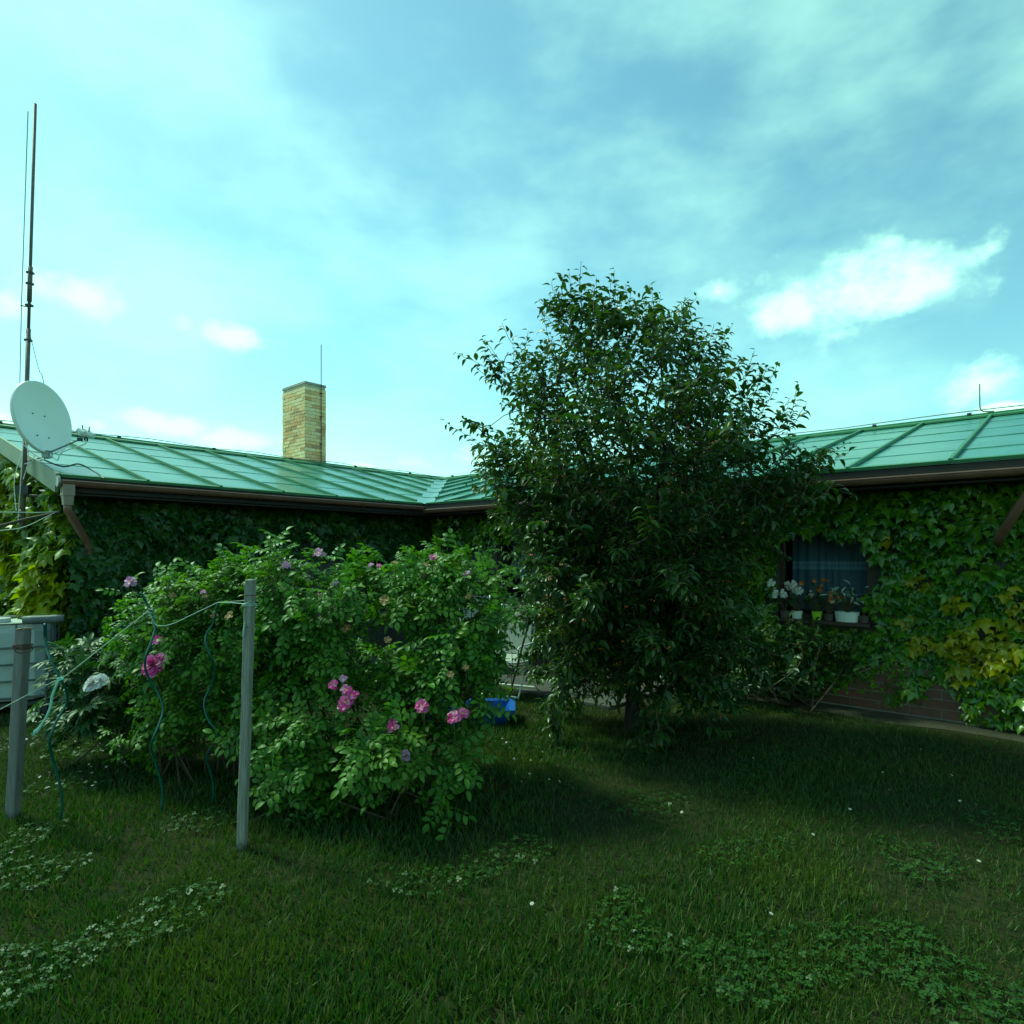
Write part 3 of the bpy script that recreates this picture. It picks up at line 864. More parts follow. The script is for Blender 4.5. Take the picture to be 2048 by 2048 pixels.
m3 = MB(); m3.tube([bot - dn_ * .06, bot + (lnb - bot) * .12 - UP * .01, lnb - (lnb - bot).normalized() * .09], .011, 6); m3.build('arm', M['steel'], dish)
m3 = MB(); m3.box(bot - dn_ * .02 - axu * .03, (.09, .08, .09), (side_, dn_, axu)); m3.build('arm_bracket', M['steel'], dish)
fd = (dc - lnb).normalized()
m3 = MB(); m3.tube([lnb + UP * .04 - fd * .07, lnb + UP * .04, lnb + UP * .04 + fd * .03, lnb + UP * .04 + fd * .06], [.036, .036, .055, .055], 10)
hd = m3.build('feed_head', M['white'], dish, smooth=True)
m3 = MB(); sv = fd.cross(UP).normalized()
for k, o in enumerate((-.075, .075)):
    m3.tube([lnb + UP * .05 + sv * o - fd * .05, lnb + UP * .05 + sv * o + fd * .04], [.03, .044], 8)
m3.box(lnb + UP * .03, (.22, .035, .05), (sv, fd, UP)); m3.build('feed_head', M['white'], dish, smooth=False)
m3 = MB()
for o in (-.05, .05): m3.tube([lnb + UP * .07 + sv * o, lnb + UP * .14 + sv * o * 1.1], .008, 5)
for o in (-.02, .02): m3.tube([lnb + sv * o, lnb - UP * .05 + sv * o], .012, 6)
m3.box(lnb - (lnb - bot).normalized() * .09, (.05, .04, .04)); m3.build('clip', M['dark'], dish)
m3 = MB(); m3.tube(smooth_path([lnb - UP * .04, lnb - UP * .1 - sv * .03, bot + Vector((.25, -.1, -.02)), bot + Vector((.19, -.1, -.12)), bot + Vector((.08, -.06, -.05)), bot + Vector((.0, .02, -.03)), bot + Vector((-.12, .06, -.09)), mpt(2.95) + Vector((.02, -.03, 0))], 5), .008, 5)
m3.build('cable', M['white'], dish)
m3 = MB(); pm = mpt(dc.z - .02); m3.tube([dc - dn_ * .115, pm], .03, 6); m3.box(pm, (.09, .09, .12)); m3.build('mount', M['steel'], dish)
m3 = MB(); m3.tube([bot - dn_ * .04, bot - axu * .05 - dn_ * .02, mpt(2.98)], .009, 5); m3.build('strut', M['dark'], dish)

# ------------------------------------------------------------------ creepers
def wall_creeper(name, label, P, out, thick, mat, sz, seed, stems, drop=.75, patches=()):
    """P: root points on the wall, out: wall normal per point"""
    r = np.random.default_rng(seed)
    n = len(P)
    f1 = Field(seed, .35); f2 = Field(seed + 1, .12)
    bulge = np.clip(.5 + .35 * f1(P) + .2 * f2(P), 0, 1.2)
    lay = r.random(n) ** .7
    pos = P + out * ((.03 + thick * bulge * lay)[:, None])
    tip = -UPN * drop + out * .55 + r.normal(size=(n, 3)) * .48
    nor = out * .7 + UPN * .7 + r.normal(size=(n, 3)) * .42
    R = frames(tip, nor)
    sc = sz * np.clip(r.lognormal(-.1, .28, n), .5, 1.5) * (.75 + .35 * lay)
    base = P.mean(0); base = (float(base[0]), float(base[1]), 0.0)
    th = thing(name, label, 'creeper', base)
    yel = np.zeros(n, bool)
    for (c, rad_) in patches: yel |= (np.linalg.norm(P - np.array(c), axis=1) < rad_ * (1 + .35 * f2(P))) & (lay > .35)
    if yel.any():
        foliage(th, T_IVY, pos[yel], R[yel], sc[yel], M['ivy_yellow'], 'yellow_foliage', 'leaf', 90)
        foliage(th, T_IVY, pos[~yel], R[~yel], sc[~yel], mat, 'foliage', 'leaf', 210)
    else: foliage(th, T_IVY, pos, R, sc, mat)
    m2 = MB()
    for st in stems: m2.tube(st, [.02] + [.012] * (len(st) - 2) + [.006], 5)
    m2.build('stem', M['bark'], th)
    return th
UPN = np.array([0, 0, 1.0])
def wall_pts(s, t0, t1, z0, z1, n, r):
    t = r.uniform(t0, t1, n); z = r.uniform(z0, z1, n)
    b = np.array(C0 - NN[s] * SET); P = b + np.outer(t, np.array(A[s])); P[:, 2] = z
    return P, t, z
def stems_on(s, ts, z1, r):
    res = []
    for t in ts:
        p = []
        for k in range(7):
            p.append(hp(s, t + (.12 * math.sin(k * 1.3 + t * 5) + .05 * k * math.sin(t * 9)), -SET + .03, .02 + (z1 - .05) * k / 6))
        res.append(p)
    return res
# right wing
r = np.random.default_rng(21)
P, t, z = wall_pts(1, -.4, 11.8, .05, 2.52, 23000, r)
fld = Field(5, .5)(P)
win_gap = (t > wt0 - .02) & (t < wt1 + .03 + .08 * np.sin(z * 9)) & (z > WZ0 - .08) & (z < 2.02 + .05 * np.sin(t * 7) + .03 * np.sin(t * 17))
gap_l, gap_r = wall_t(1, 846, -SET), wall_t(1, 965, -SET)
low = .60 + .10 * np.sin(t * 3.1) + .06 * np.sin(t * 7.7)
plinth_gap = (t > gap_l) & (t < gap_r) & (z < np.where(t > wall_t(1, 925, -SET), .34, .20) + .07 * np.sin(t * 9) + .04 * np.sin(t * 21))
plinth_gap |= (t > wt0 - .1) & (t < wall_t(1, 850, -SET)) & (z < .2 + .05 * np.sin(t * 6))
corner_gap = (t > cw0 - .1) & (t < cw1 + .1) & (z > .9) & (z < 2.0)
corner_gap |= (t < wt0 - 2.4) & (z < 1.9 + .1 * np.sin(t * 8)) & (fld < .6)
keep = ~(win_gap | plinth_gap | corner_gap) & (fld > -2.5)
P, t = P[keep], t[keep]
out = np.tile(np.array(NN[1]), (len(P), 1))
thick = .36
crR = wall_creeper('wall_creeper', 'dense green and yellow creeper covering the wall round the curtained right window', P, out, thick, M['ivy'], .085, 31, stems_on(1, [5.2, 8.6, 9.6, 10.6], 2.4, r),
    patches=[(tuple(hp(1, wall_t(1, x, -SET), -SET, wall_z(1, x, y, -SET))), q) for x, y, q in ((918, 645, .13), (955, 604, .10), (925, 584, .10), (985, 650, .24), (1000, 632, .20), (965, 672, .10), (1025, 615, .22), (846, 700, .08), (893, 540, .08), (905, 620, .07))])
# left wing: hanging fringe under the eaves, full height near the gable
P, t, z = wall_pts(0, -.55, T_END[0] - .2, .05, 2.55, 11500, r)
edge = 1.72 + .12 * np.sin(t * 4.1) + .09 * np.sin(t * 9.3 + 1) - np.clip((t - 3.7) * 1.3, 0, 2) + .1 * (Field(9, .25)(P))
keep = z > edge
P = P[keep]; out = np.tile(np.array(NN[0]), (len(P), 1))
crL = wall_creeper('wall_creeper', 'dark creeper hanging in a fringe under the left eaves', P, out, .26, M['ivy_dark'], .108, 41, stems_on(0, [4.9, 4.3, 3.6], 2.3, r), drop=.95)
# gable end, sunlit
n = 9000
u = r.uniform(SET - .1, 5.0, n); zz = r.uniform(.05, 1, n)
zt = ZE - .18 + u / RUN * RISE
b = np.array(C0 + A[0] * (T_END[0] - .30))
P = b - np.outer(u, np.array(NN[0])); P[:, 2] = .05 + zz * (zt - .08)
out = np.tile(np.array(A[0]), (n, 1)); fl = Field(12, .6)(P)
out2 = nrm(out + np.outer(np.clip(.5 - u, 0, .6), np.array(NN[0])) * 1.2)
crG = wall_creeper('wall_creeper', 'light green creeper covering the left gable wall behind the mast', P, out2, .42, M['ivy_light'], .125, 51,
                   [[tuple(Vector(b) - NN[0] * uu + A[0] * .03 + UP * (.02 + 2.3 * k / 6) + NN[0] * .1 * math.sin(k + uu)) for k in range(7)] for uu in (.8, 1.7, 2.8)])

# ------------------------------------------------------------------ cherry tree
YT = 6.35
tb_ = at(632, 0, YT); tree = thing('cherry_tree', 'bushy cherry tree with small reddish fruit standing on the lawn before the house', 'tree', (tb_.x, YT, 0))
base = np.array([tb_.x, YT, 0.0])
# outline of the crown: height -> left and right reach (picture units at the tree's depth)
OUTL = [(308, 560, 582), (320, 552, 655), (338, 538, 682), (356, 516, 704), (374, 498, 728), (395, 484, 752), (420, 472, 785), (440, 468, 795), (470, 486, 803),
        (500, 496, 800), (530, 498, 780), (548, 500, 758), (560, 502, 750), (600, 510, 748), (640, 530, 746), (672, 555, 736), (700, 580, 728)]
zs = np.array([H - (y - HY) / F * YT for y, _, _ in OUTL][::-1])
xl = np.array([(a - 512) / F * YT for _, a, _ in OUTL][::-1]); xr = np.array([(b - 512) / F * YT for _, _, b in OUTL][::-1])
r = np.random.default_rng(77)
def house_clear(P):
    d0 = (P - np.array(C0)) @ np.array(NN[0]); d1 = (P - np.array(C0)) @ np.array(NN[1])
    return (d0 > .15) & (d1 > .15)
Pa = []
def reach(z_):
    return np.interp(z_, zs, xl), np.interp(z_, zs, xr)
zg = np.linspace(zs[0], zs[-1], 200); wgt = ((reach(zg)[1] - reach(zg)[0]) / 4.0) ** .9 + .10
cdf = np.cumsum(wgt) / wgt.sum(); NB = 128
for nb_ in range(NB):                                 # boughs, each with its own cloud of shoots
    z_ = float(np.interp((nb_ + r.uniform(.2, .8)) / NB, cdf, zg)); l_, r_ = reach(z_)
    cx, hw = (l_ + r_) / 2, (r_ - l_) / 2
    a = nb_ * 2.39996 + r.uniform(-.4, .4); rad = r.uniform(.62, .98)
    hd = min(hw * .85, 1.45)
    e = np.array([cx + math.cos(a) * rad * hw, YT - .1 + math.sin(a) * rad * hd, z_])
    st_ = np.array([base[0] + .05, YT, max(.9, z_ - r.uniform(.25, .6) * np.linalg.norm((e - base)[:2]) - .1)])
    m = int((20 + 12 * np.linalg.norm((e - st_))) * (.48 if z_ > 2.75 else .9))
    sp_ = r.uniform(.09, .18)
    for _ in range(m):
        u = r.uniform(.25, 1.0) ** .7
        p = st_ + (e - st_) * u + np.array([0, 0, .10 * math.sin(math.pi * u)]) + r.normal(size=3) * sp_ * np.array([1, 1, .55])
        l2, r2_ = reach(p[2])
        if p[0] < l2 - .1 or p[0] > r2_ + .1 or not house_clear(p[None])[0] or p[2] > zs[-1] + .05: continue
        Pa.append(p)
Pa = np.array(Pa)
trunk_top = base + [.03, 0, .95]
nodes = [base.copy(), base + [.02, 0, .45], trunk_top]; par = [-1, 0, 1]; plen = [0, .45, .95]
# main leaders
for (dx, dy, L) in ((-.55, -.1, 2.2), (-.1, .15, 2.7), (.35, -.15, 2.4), (.75, .2, 1.9), (-.9, .2, 1.6), (.1, -.5, 1.8), (1.0, -.3, 1.5)):
    cur, pi_ = trunk_top.copy(), 2
    d = nrm(np.array([dx, dy, 1.0]))
    for k in range(int(L / .2)):
        d = nrm(d + r.normal(size=3) * .07 + np.array([0, 0, .05])); cur = cur + d * .2
        nodes.append(cur.copy()); par.append(pi_); plen.append(plen[pi_] + .2); pi_ = len(nodes) - 1
order = np.argsort(np.linalg.norm((Pa - trunk_top) * [1, 1, .8], axis=1))
tips = []
for i in order:
    p = Pa[i]
    NA = np.array(nodes); d = np.linalg.norm(NA - p, axis=1)
    cost = d + .22 * np.array(plen) + np.where(NA[:, 2] > p[2] + .15, .25, 0) + np.where(np.arange(len(NA)) < 2, 5, 0)
    j = int(np.argmin(cost)); dist = d[j]
    k = max(1, int(dist / .16)); prev = j
    a = NA[j]
    for q in range(1, k + 1):
        u = q / k; pt = a + (p - a) * u + np.array([0, 0, .12 * dist * math.sin(math.pi * u)]) + r.normal(size=3) * .012
        nodes.append(pt); par.append(prev); plen.append(plen[prev] + dist / k); prev = len(nodes) - 1
    tips.append(prev)
nodes = np.array(nodes); par = np.array(par)
cnt = np.zeros(len(nodes)); cnt[tips] = 1
for i in range(len(nodes) - 1, 0, -1): cnt[par[i]] += cnt[i]
rad = np.clip(.0028 * np.maximum(cnt, 1) ** .43, .0028, .075)
rad[:3] = [.085, .072, .066]
trunk_mb = MB(); limb_mb = MB(); twig_mb = MB()
trunk_mb.tube([base - [0, 0, .03], base + [0, 0, .02], nodes[1], nodes[2]], [.10, .085, .07, .06], 9)
trunk_mb.build('trunk', M['bark'], tree, smooth=True)
children = [[] for _ in nodes]
for i in range(1, len(nodes)): children[par[i]].append(i)
# chains: follow the thickest child
def chains():
    st = [(2, c) for c in children[2]]
    while st:
        a, b = st.pop(); ch = [a, b]
        while children[ch[-1]]:
            cs = sorted(children[ch[-1]], key=lambda c: -cnt[c])
            for c in cs[1:]: st.append((ch[-1], c))
            ch.append(cs[0])
        yield ch
limbs = []
for ch in chains():
    m_ = cnt[ch[1]]
    rr = [min(rad[k], rad[ch[1]]) for k in ch]; pts_ = [nodes[k] for k in ch]
    if m_ > 60:
        lm = MB(); lm.tube(pts_, rr, 6); lm.build('limb', M['bark'], tree, smooth=True)
    elif m_ > 6: limb_mb.tube(pts_, rr, 5)
    else: twig_mb.tube(pts_, rr, 3, cap=False)
limb_mb.build('branches', M['bark'], tree, smooth=True)
# leafy shoots
Lp, Ld, Ln, Ls = [], [], [], []
axis_xy = base[:2] + [.05, 0]
ztop, zbot = zs[-1], zs[0]
def leafy(p0, d, L, step, big=1.0, twig=True):
    n_ = max(2, int(L / step)); pts_ = []
    cur = p0.copy(); dd = d.copy()
    for k in range(n_ + 1):
        pts_.append(cur.copy())
        if k > 0:
            a_ = k * 2.4 + r.uniform(-.5, .5)
            u_ = nrm(np.cross(dd, [0.3, .2, 1.0])); w_ = np.cross(dd, u_)
            if abs(dd[2]) < .75: a_ = (k % 2) * math.pi + r.normal() * .45
            side = u_ * math.cos(a_) + w_ * math.sin(a_)
            tipd = side * .85 + dd * .5 + np.array([0, 0, -.12]) + r.normal(size=3) * .22
            Lp.append(cur + nrm(side) * .015); Ld.append(tipd)
            Ln.append(np.array([0, 0, 1.0]) + side * .15 + r.normal(size=3) * .32)
            Ls.append(big * .104 * r.uniform(.65, 1.2) * (1.0 - .45 * (k / n_) ** 3))
        dd = nrm(dd + r.normal(size=3) * .10 + np.array([0, 0, .04])); cur = cur + dd * step
    if twig: twig_mb.tube(pts_, [.0028] * (len(pts_) - 1) + [.0014], 3, cap=False)
for ti in tips:
    p = nodes[ti]; q = nodes[par[ti]]
    rel = (p[2] - zbot) / (ztop - zbot)
    o = np.array([p[0] - axis_xy[0], (p[1] - axis_xy[1]), 0])
    o = o / max(np.linalg.norm(o), .3)
    d = nrm(nrm(p - q) * .7 + o * (.8 - .3 * rel) + np.array([0, 0, -.12 + 1.05 * rel]) + r.normal(size=3) * .35)
    if not house_clear((p + d * .35)[None])[0]: d = nrm(d + np.array([0, -1.0, 0]))
    leafy(p, d, r.uniform(.16, .40), .034)
thin = np.where((cnt <= 10))[0]
for i in thin:
    if i < 3 or r.random() > .5: continue
    p = nodes[i]; d = nrm(r.normal(size=3) + np.array([0, -.1, .1]))
    leafy(p, d, r.uniform(.08, .2), .034, .95)
# long shoots standing out of the outline: (px, py, dx, dy(up), L)
for (x, y, dx, dz_, L) in ((573, 296, -.04, 1, .32), (586, 304, .3, 1, .25), (560, 322, -.3, 1, .3), (700, 345, .3, 1, .3), (548, 312, -.9, .5, .3), (610, 325, .1, 1, .3), (645, 330, .05, 1, .3), (660, 330, 0, 1, .3),
                           (681, 330, -.05, 1, .42), (718, 350, .5, 1, .35), (750, 380, .5, 1, .4), (795, 415, .35, 1, .42), (500, 345, -.7, .6, .35), (485, 370, -.9, .5, .3),
                           (478, 425, -1, .1, .3), (500, 460, -1, .35, .35), (475, 435, -1, .3, .25), (600, 300, .3, 1, .25), (800, 460, .8, .4, .35), (815, 465, 1, .15, .3), (805, 500, .9, -.1, .35)):
    p = np.array(at(x, y, YT - .15)); p = p - np.array([dx * .12, 0, dz_ * .12])
    for k in range(4):
        leafy(p + r.normal(size=3) * .06, nrm(np.array([dx, r.uniform(-.3, .1), dz_]) + r.normal(size=3) * .12), L * (1.15 if k == 0 else .75), .036)
    j = int(np.argmin(np.linalg.norm(nodes - p, axis=1))); twig_mb.tube([nodes[j], (nodes[j] + p) / 2 + np.array([0, 0, .03]), p], .004, 4, cap=False)
# drooping low branches in front of the trunk
for pth in (((640, 640, 6.0), (652, 690, 5.7), (660, 735, 5.5)), ((660, 600, 6.2), (720, 640, 6.2), (760, 672, 6.2)), ((650, 620, 6.2), (690, 670, 6.3), (730, 690, 6.3)), ((610, 630, 6.4), (570, 660, 6.6), (540, 672, 6.8)), ((610, 650, 6.3), (590, 680, 6.3), (570, 705, 6.2)), ((600, 610, 6.6), (560, 640, 6.9), (530, 650, 7.0)), ((640, 600, 5.9), (700, 640, 5.6), (735, 650, 5.5)), ((660, 640, 6.0), (690, 668, 5.7), (716, 695, 5.5)), ((620, 640, 6.0), (580, 655, 5.7), (560, 690, 5.6)),
            ((600, 620, 6.0), (560, 628, 5.5), (545, 640, 5.3)), ((630, 650, 6.1), (640, 690, 5.9), (645, 750, 5.6)), ((700, 620, 6.0), (750, 640, 5.8), (775, 655, 5.7)),
            ((590, 650, 6.0), (560, 690, 5.9), (552, 725, 5.8)), ((640, 610, 5.8), (640, 630, 5.3), (655, 640, 5.1)), ((680, 590, 5.8), (700, 600, 5.3), (720, 612, 5.1)),
            ((560, 560, 5.8), (545, 575, 5.4), (530, 590, 5.2)), ((660, 560, 5.7), (670, 570, 5.1), (680, 585, 4.9)), ((600, 580, 5.6), (590, 590, 5.1), (585, 605, 5.0))):
    sp = smooth_path([at(*q) for q in pth], 7); sp = [np.array(q) for q in sp]
    twig_mb.tube(sp, [.006] * (len(sp) - 1) + [.002], 4, cap=False)
    j = int(np.argmin(np.linalg.norm(nodes - sp[0], axis=1))); limb_a = [nodes[j], sp[0]]
    twig_mb.tube(limb_a, .007, 4, cap=False)
    for k in range(2, len(sp)):
        d = nrm(sp[k] - sp[k - 1])
        for _ in range(3): leafy(sp[k], nrm(d + r.normal(size=3) * .6), r.uniform(.08, .2), .038, 1.05)
twig_mb.build('twigs', M['twig'], tree)['kind'] = 'stuff'
Lp, Ld, Ln, Ls = map(np.array, (Lp, Ld, Ln, Ls))
ok = house_clear(Lp) & (Lp[:, 2] > .05)
Lp, Ld, Ln, Ls = Lp[ok], Ld[ok], Ln[ok], Ls[ok]
print('cherry leaves', len(Lp))
foliage(tree, T_CHERRY, Lp, frames(Ld, Ln), Ls, M['cherry_leaf'], 'crown')
# fruit
bm = bmesh.new(); bmesh.ops.create_icosphere(bm, subdivisions=1, radius=.5); iv = np.array([v.co[:] for v in bm.verts]); ifc = [tuple(v.index for v in f.verts) for f in bm.faces]; bm.free()
pick = [i for i in r.permutation(len(Lp)) if Lp[i][2] < 3.0 and Lp[i][1] < YT + .2][:330]
fp = np.concatenate([Lp[pick] + np.stack([r.normal(size=len(pick)) * .015, r.normal(size=len(pick)) * .015, -r.uniform(.03, .06, len(pick))], 1) for _ in range(2)])
mass('cherries', (iv, ifc), fp, np.tile(np.eye(3), (len(fp), 1, 1)), r.uniform(.014, .021, len(fp)), M['cherry'], tree)

# ------------------------------------------------------------------ bushes
def bush(name, label, cat, base, centers, nshoot, T, mat, lsz, seed, shoot=(.15, .35), stems=6, stem_mat='rosestem', step=.05, upw=.6, hollow=.75, leafang=.8, single=300):
    """centers: (x, y, z, rx, ry, rz) lobes that make up the outline"""
    r = np.random.default_rng(seed); f = Field(seed, .22); f2 = Field(seed + 50, .17)
    th = thing(name, label, cat, base)
    Cn = np.array(centers); vol = (Cn[:, 3] * Cn[:, 4] + Cn[:, 4] * Cn[:, 5] + Cn[:, 3] * Cn[:, 5]); vol = vol / vol.sum()
    lp, ld, ln, ls = [], [], [], []
    tw = MB(); st = MB(); ends = []
    for _ in range(nshoot):
        c = Cn[r.choice(len(Cn), p=vol)]
        d = nrm(r.normal(size=3)); 
        if d[2] < -.55: d[2] *= -1
        rad_ = r.uniform(hollow, 1.0)
        p = c[:3] + d * c[3:] * rad_
        p = p + d * .15 * f(p[None])[0]
        if p[2] < .08 or (f2(p[None])[0] < -.62 and r.random() < .85): continue
        if ((((p - Cn[:, :3]) / Cn[:, 3:]) ** 2).sum(1) < .35).any(): continue
        o = nrm(d * .8 + np.array([0, 0, upw]) + r.normal(size=3) * .35)
        L = r.uniform(*shoot) * (1.6 if r.random() < .12 else 1.0); n_ = max(2, int(L / step)); cur = p - o * L * .5; dd = o
        pts_ = []
        for k in range(n_ + 1):
            pts_.append(cur.copy()); a_ = k * 2.4 + r.uniform(-.4, .4)
            u_ = nrm(np.cross(dd, [.3, .2, 1.])); w_ = np.cross(dd, u_); sd_ = u_ * math.cos(a_) + w_ * math.sin(a_)
            lp.append(cur); ld.append(sd_ * leafang + dd * .5 + np.array([0, 0, -.12]) + r.normal(size=3) * .18)
            ln.append(np.array([0, 0, .9]) + dd * .3 + d * .5 + r.normal(size=3) * .28); ls.append(lsz * r.uniform(.65, 1.15))
            dd = nrm(dd + r.normal(size=3) * .12); cur = cur + dd * step
        tw.tube(pts_, .003, 3, cap=False)
        ends.append(cur - dd * step)
        if r.random() < .05:
            b_ = Vector(base); m_ = (Vector(p) * .55 + Vector((base[0] * .4 + p[0] * .6, base[1] * .4 + p[1] * .6, 0)) * .45)
            st.tube(smooth_path([Vector((b_.x + r.normal() * .25 + (p[0] - b_.x) * .5, b_.y + r.normal() * .12 + (p[1] - b_.y) * .4, 0.0)), m_, Vector(p)], 4), .008, 4, cap=False)
    tw.build('twigs', M[stem_mat], th)['kind'] = 'stuff'
    if st.v: st.build('stems', M[stem_mat], th)
    lp, ld, ln, ls = map(np.array, (lp, ld, ln, ls))
    foliage(th, T, lp, frames(ld, ln), ls, mat, 'foliage', 'leaf', single)
    print(name, len(lp))
    return th, ends
def lobe(px, py, Y, rx, ry, dep):
    c = at(px, py, Y); return (c.x, c.y, c.z, rx / F * Y, dep, ry / F * Y)
tb1, _e = bush('rose_bush', 'tall rose bush with bare stems in the middle, behind the wooden post', 'rose bush', tuple(at(360, HY + H * F / 4.9, 4.9)),
     [lobe(390, 609, 4.9, 60, 36, .42), lobe(445, 625, 4.9, 48, 42, .4), lobe(320, 615, 4.8, 46, 32, .36), lobe(275, 623, 4.8, 42, 34, .34), lobe(350, 645, 4.75, 55, 30, .32), lobe(419, 581, 4.9, 20, 14, .18), lobe(466, 605, 4.9, 22, 26, .2), lobe(500, 659, 4.8, 12, 20, .16), lobe(300, 669, 5.2, 50, 40, .2), lobe(385, 674, 5.25, 60, 36, .2), lobe(450, 669, 5.2, 40, 36, .2), lobe(316, 583, 4.8, 10, 8, .1), lobe(390, 669, 5.3, 60, 40, .16), lobe(320, 673, 4.75, 34, 24, .22)],
     900, T_ROSE, M['rose_leaf'], .165, 101, step=.05)
tb2, _e = bush('rose_bush', 'low leafy rose bush spreading before the tall one, in front at the bottom', 'rose bush', tuple(at(380, HY + H * F / 4.35, 4.35)),
     [lobe(296, 728, 4.5, 42, 42, .3), lobe(345, 738, 4.35, 54, 42, .32), lobe(410, 735, 4.3, 50, 40, .36), lobe(456, 690, 4.5, 34, 40, .3), lobe(312, 770, 4.45, 50, 45, .3), lobe(388, 780, 4.2, 68, 45, .36), lobe(446, 752, 4.4, 32, 36, .3), lobe(478, 668, 4.6, 18, 18, .2), lobe(466, 704, 4.5, 18, 26, .16)],
     760, T_ROSE, M['rose_leaf'], .17, 102, step=.05)
tb3, _e = bush('rose_bush', 'rose bush on the left of the wooden post, behind the spiral stakes', 'rose bush', tuple(at(170, HY + H * F / 5.0, 5.0)),
     [lobe(169, 633, 5.0, 44, 34, .36), lobe(221, 623, 4.95, 44, 36, .36), lobe(179, 667, 5.0, 50, 44, .36), lobe(224, 677, 4.9, 42, 54, .34), lobe(139, 601, 5.0, 12, 8, .1), lobe(204, 727, 4.9, 52, 40, .34), lobe(237, 597, 4.9, 26, 16, .2)],
     560, T_ROSE, M['rose_leaf'], .155, 103, step=.05)
pe, _e = bush('peony_plant', 'low dark green peony plant beside the water tank', 'peony', tuple(at(110, HY + H * F / 5.5, 5.5)),
     [lobe(90, 690, 5.6, 46, 44, .36), lobe(130, 700, 5.4, 48, 44, .36), lobe(80, 676, 5.6, 26, 32, .24), lobe(160, 690, 5.3, 40, 52, .3), lobe(110, 725, 5.3, 50, 26, .3)],
     420, T_PEONY, M['peony_leaf'], .19, 104, shoot=(.12, .25), step=.055, stem_mat='twig')
# dark shrub under the right window
sbp = hp(1, wall_t(1, 790, -.1), -.05)
Ys = sbp.y
sh, _e = bush('shrub', 'dark shrub growing under the right window sill', 'shrub', (sbp.x, sbp.y, 0),
     [lobe(790, 668, Ys, 50, 30, .22), lobe(745, 668, Ys + .4, 46, 36, .28), lobe(825, 664, Ys - .3, 34, 26, .2), lobe(700, 672, Ys + .9, 44, 34, .28), lobe(770, 690, Ys + .1, 60, 18, .24)],
     520, T_SHRUB, M['shrub_leaf'], .105, 105, step=.035, stem_mat='twig', single=250)

# flowers
def flower_mesh(name, mat, npet, layers, cup, centre=True):
    pv, pf = t_simple(.80, .30, .14, ((0, 0), (.35, .6), (.72, 1), (.98, .6), (.93, 0)))
    m2 = MB()
    rr = random.Random(hash(name) % 1000)
    for l in range(layers):
        for k in range(npet):
            a = 2 * math.pi * (k + .5 * l) / npet + rr.uniform(-.3, .3)
            tilt = cup + l * (.4 if layers < 4 else .25) + rr.uniform(-.4, .4); sc = (1 - l * (.16 if layers < 4 else .08)) * rr.uniform(.85, 1.1)
            Rm = Matrix.Rotation(a, 3, 'Z') @ Matrix.Rotation(tilt, 3, 'X')
            m2.add([Rm @ Vector(p) * (.5 * sc) for p in pv], pf, 0)
    if centre: m2.lathe((0, 0, .02), [(.001, .05), (.09, .03), (.11, -.02)], 8, mi=1)
    return m2.mesh(name, [mat, M['yellow']], smooth=False)
FM = {'pink': flower_mesh('rose_flower', M['petal'], 6, 2, .25), 'lilac': flower_mesh('rose_flower', M['petal_pale'], 6, 2, .15),
      'white': flower_mesh('flower', M['petal_white'], 10, 6, .05, False), 'magenta': flower_mesh('flower', M['petal'], 10, 6, .05, False), 'spent': flower_mesh('spent_flower', M['hip'], 7, 1, .5)}
def flower(parent, kind, px, py, Y, size, nd=(0, -.8, .5), nm=None):
    p = at(px, py, Y); z = Vector(nd).normalized() + Vector([random.uniform(-.2, .2) for _ in range(3)])
    q = z.normalized().to_track_quat('Z', 'Y').to_matrix().to_4x4() @ Matrix.Rotation(random.uniform(0, 6), 4, 'Z')
    ob = inst(nm or FM[kind].name.split('.')[0], FM[kind], parent, Matrix.Translation(p) @ q @ Matrix.Scale(size, 4))
    # a stalk that carries it
    m2 = MB(); m2.tube([p - z.normalized() * .0, p - z.normalized() * .05 - UP * .05, p + Vector((0, .12, -.2))], .003, 4)
    m2.build('flower_stalk', M['twig'], parent)
    return ob
for a in (('pink', 345, 702, 3.95, .10), ('pink', 352, 695, 3.98, .085), ('pink', 346, 690, 4.0, .08), ('pink', 333, 685, 4.05, .075), ('pink', 343, 707, 3.97, .08),
          ('pink', 422, 706, 3.97, .10), ('pink', 453, 718, 3.95, .10), ('pink', 463, 713, 4.0, .085), ('pink', 392, 728, 3.95, .09), ('pink', 393, 722, 4.0, .07), ('lilac', 405, 755, 3.9, .08), ('lilac', 343, 679, 4.1, .06),
          ('spent', 450, 675, 4.15, .06), ('spent', 466, 668, 4.2, .05)):
    flower(tb2, *a)
for a in (('lilac', 319, 553, 4.55, .10), ('lilac', 286, 565, 4.5, .07), ('pink', 379, 566, 4.5, .05), ('pink', 433, 557, 4.55, .06), ('lilac', 466, 574, 4.55, .075), ('lilac', 336, 583, 4.45, .05), ('spent', 283, 589, 4.4, .07), ('spent', 318, 597, 4.4, .07), ('spent', 385, 600, 4.4, .08),
          ('lilac', 319, 617, 4.4, .055), ('spent', 347, 629, 4.4, .08), ('spent', 470, 596, 4.5, .07), ('spent', 388, 640, 4.4, .06), ('spent', 425, 565, 4.5, .05), ('lilac', 371, 565, 4.5, .05), ('spent', 395, 563, 4.5, .05)):
    flower(tb1, *a, nd=(0, -.6, .8))
for a in (('lilac', 130, 582, 4.9, .11), ('pink', 157, 640, 4.55, .09), ('spent', 205, 597, 4.5, .05), ('lilac', 203, 592, 4.5, .05), ('spent', 230, 616, 4.5, .08), ('spent', 214, 616, 4.5, .06), ('spent', 172, 596, 4.6, .06)):
    flower(tb3, *a, nd=(0, -.6, .7))
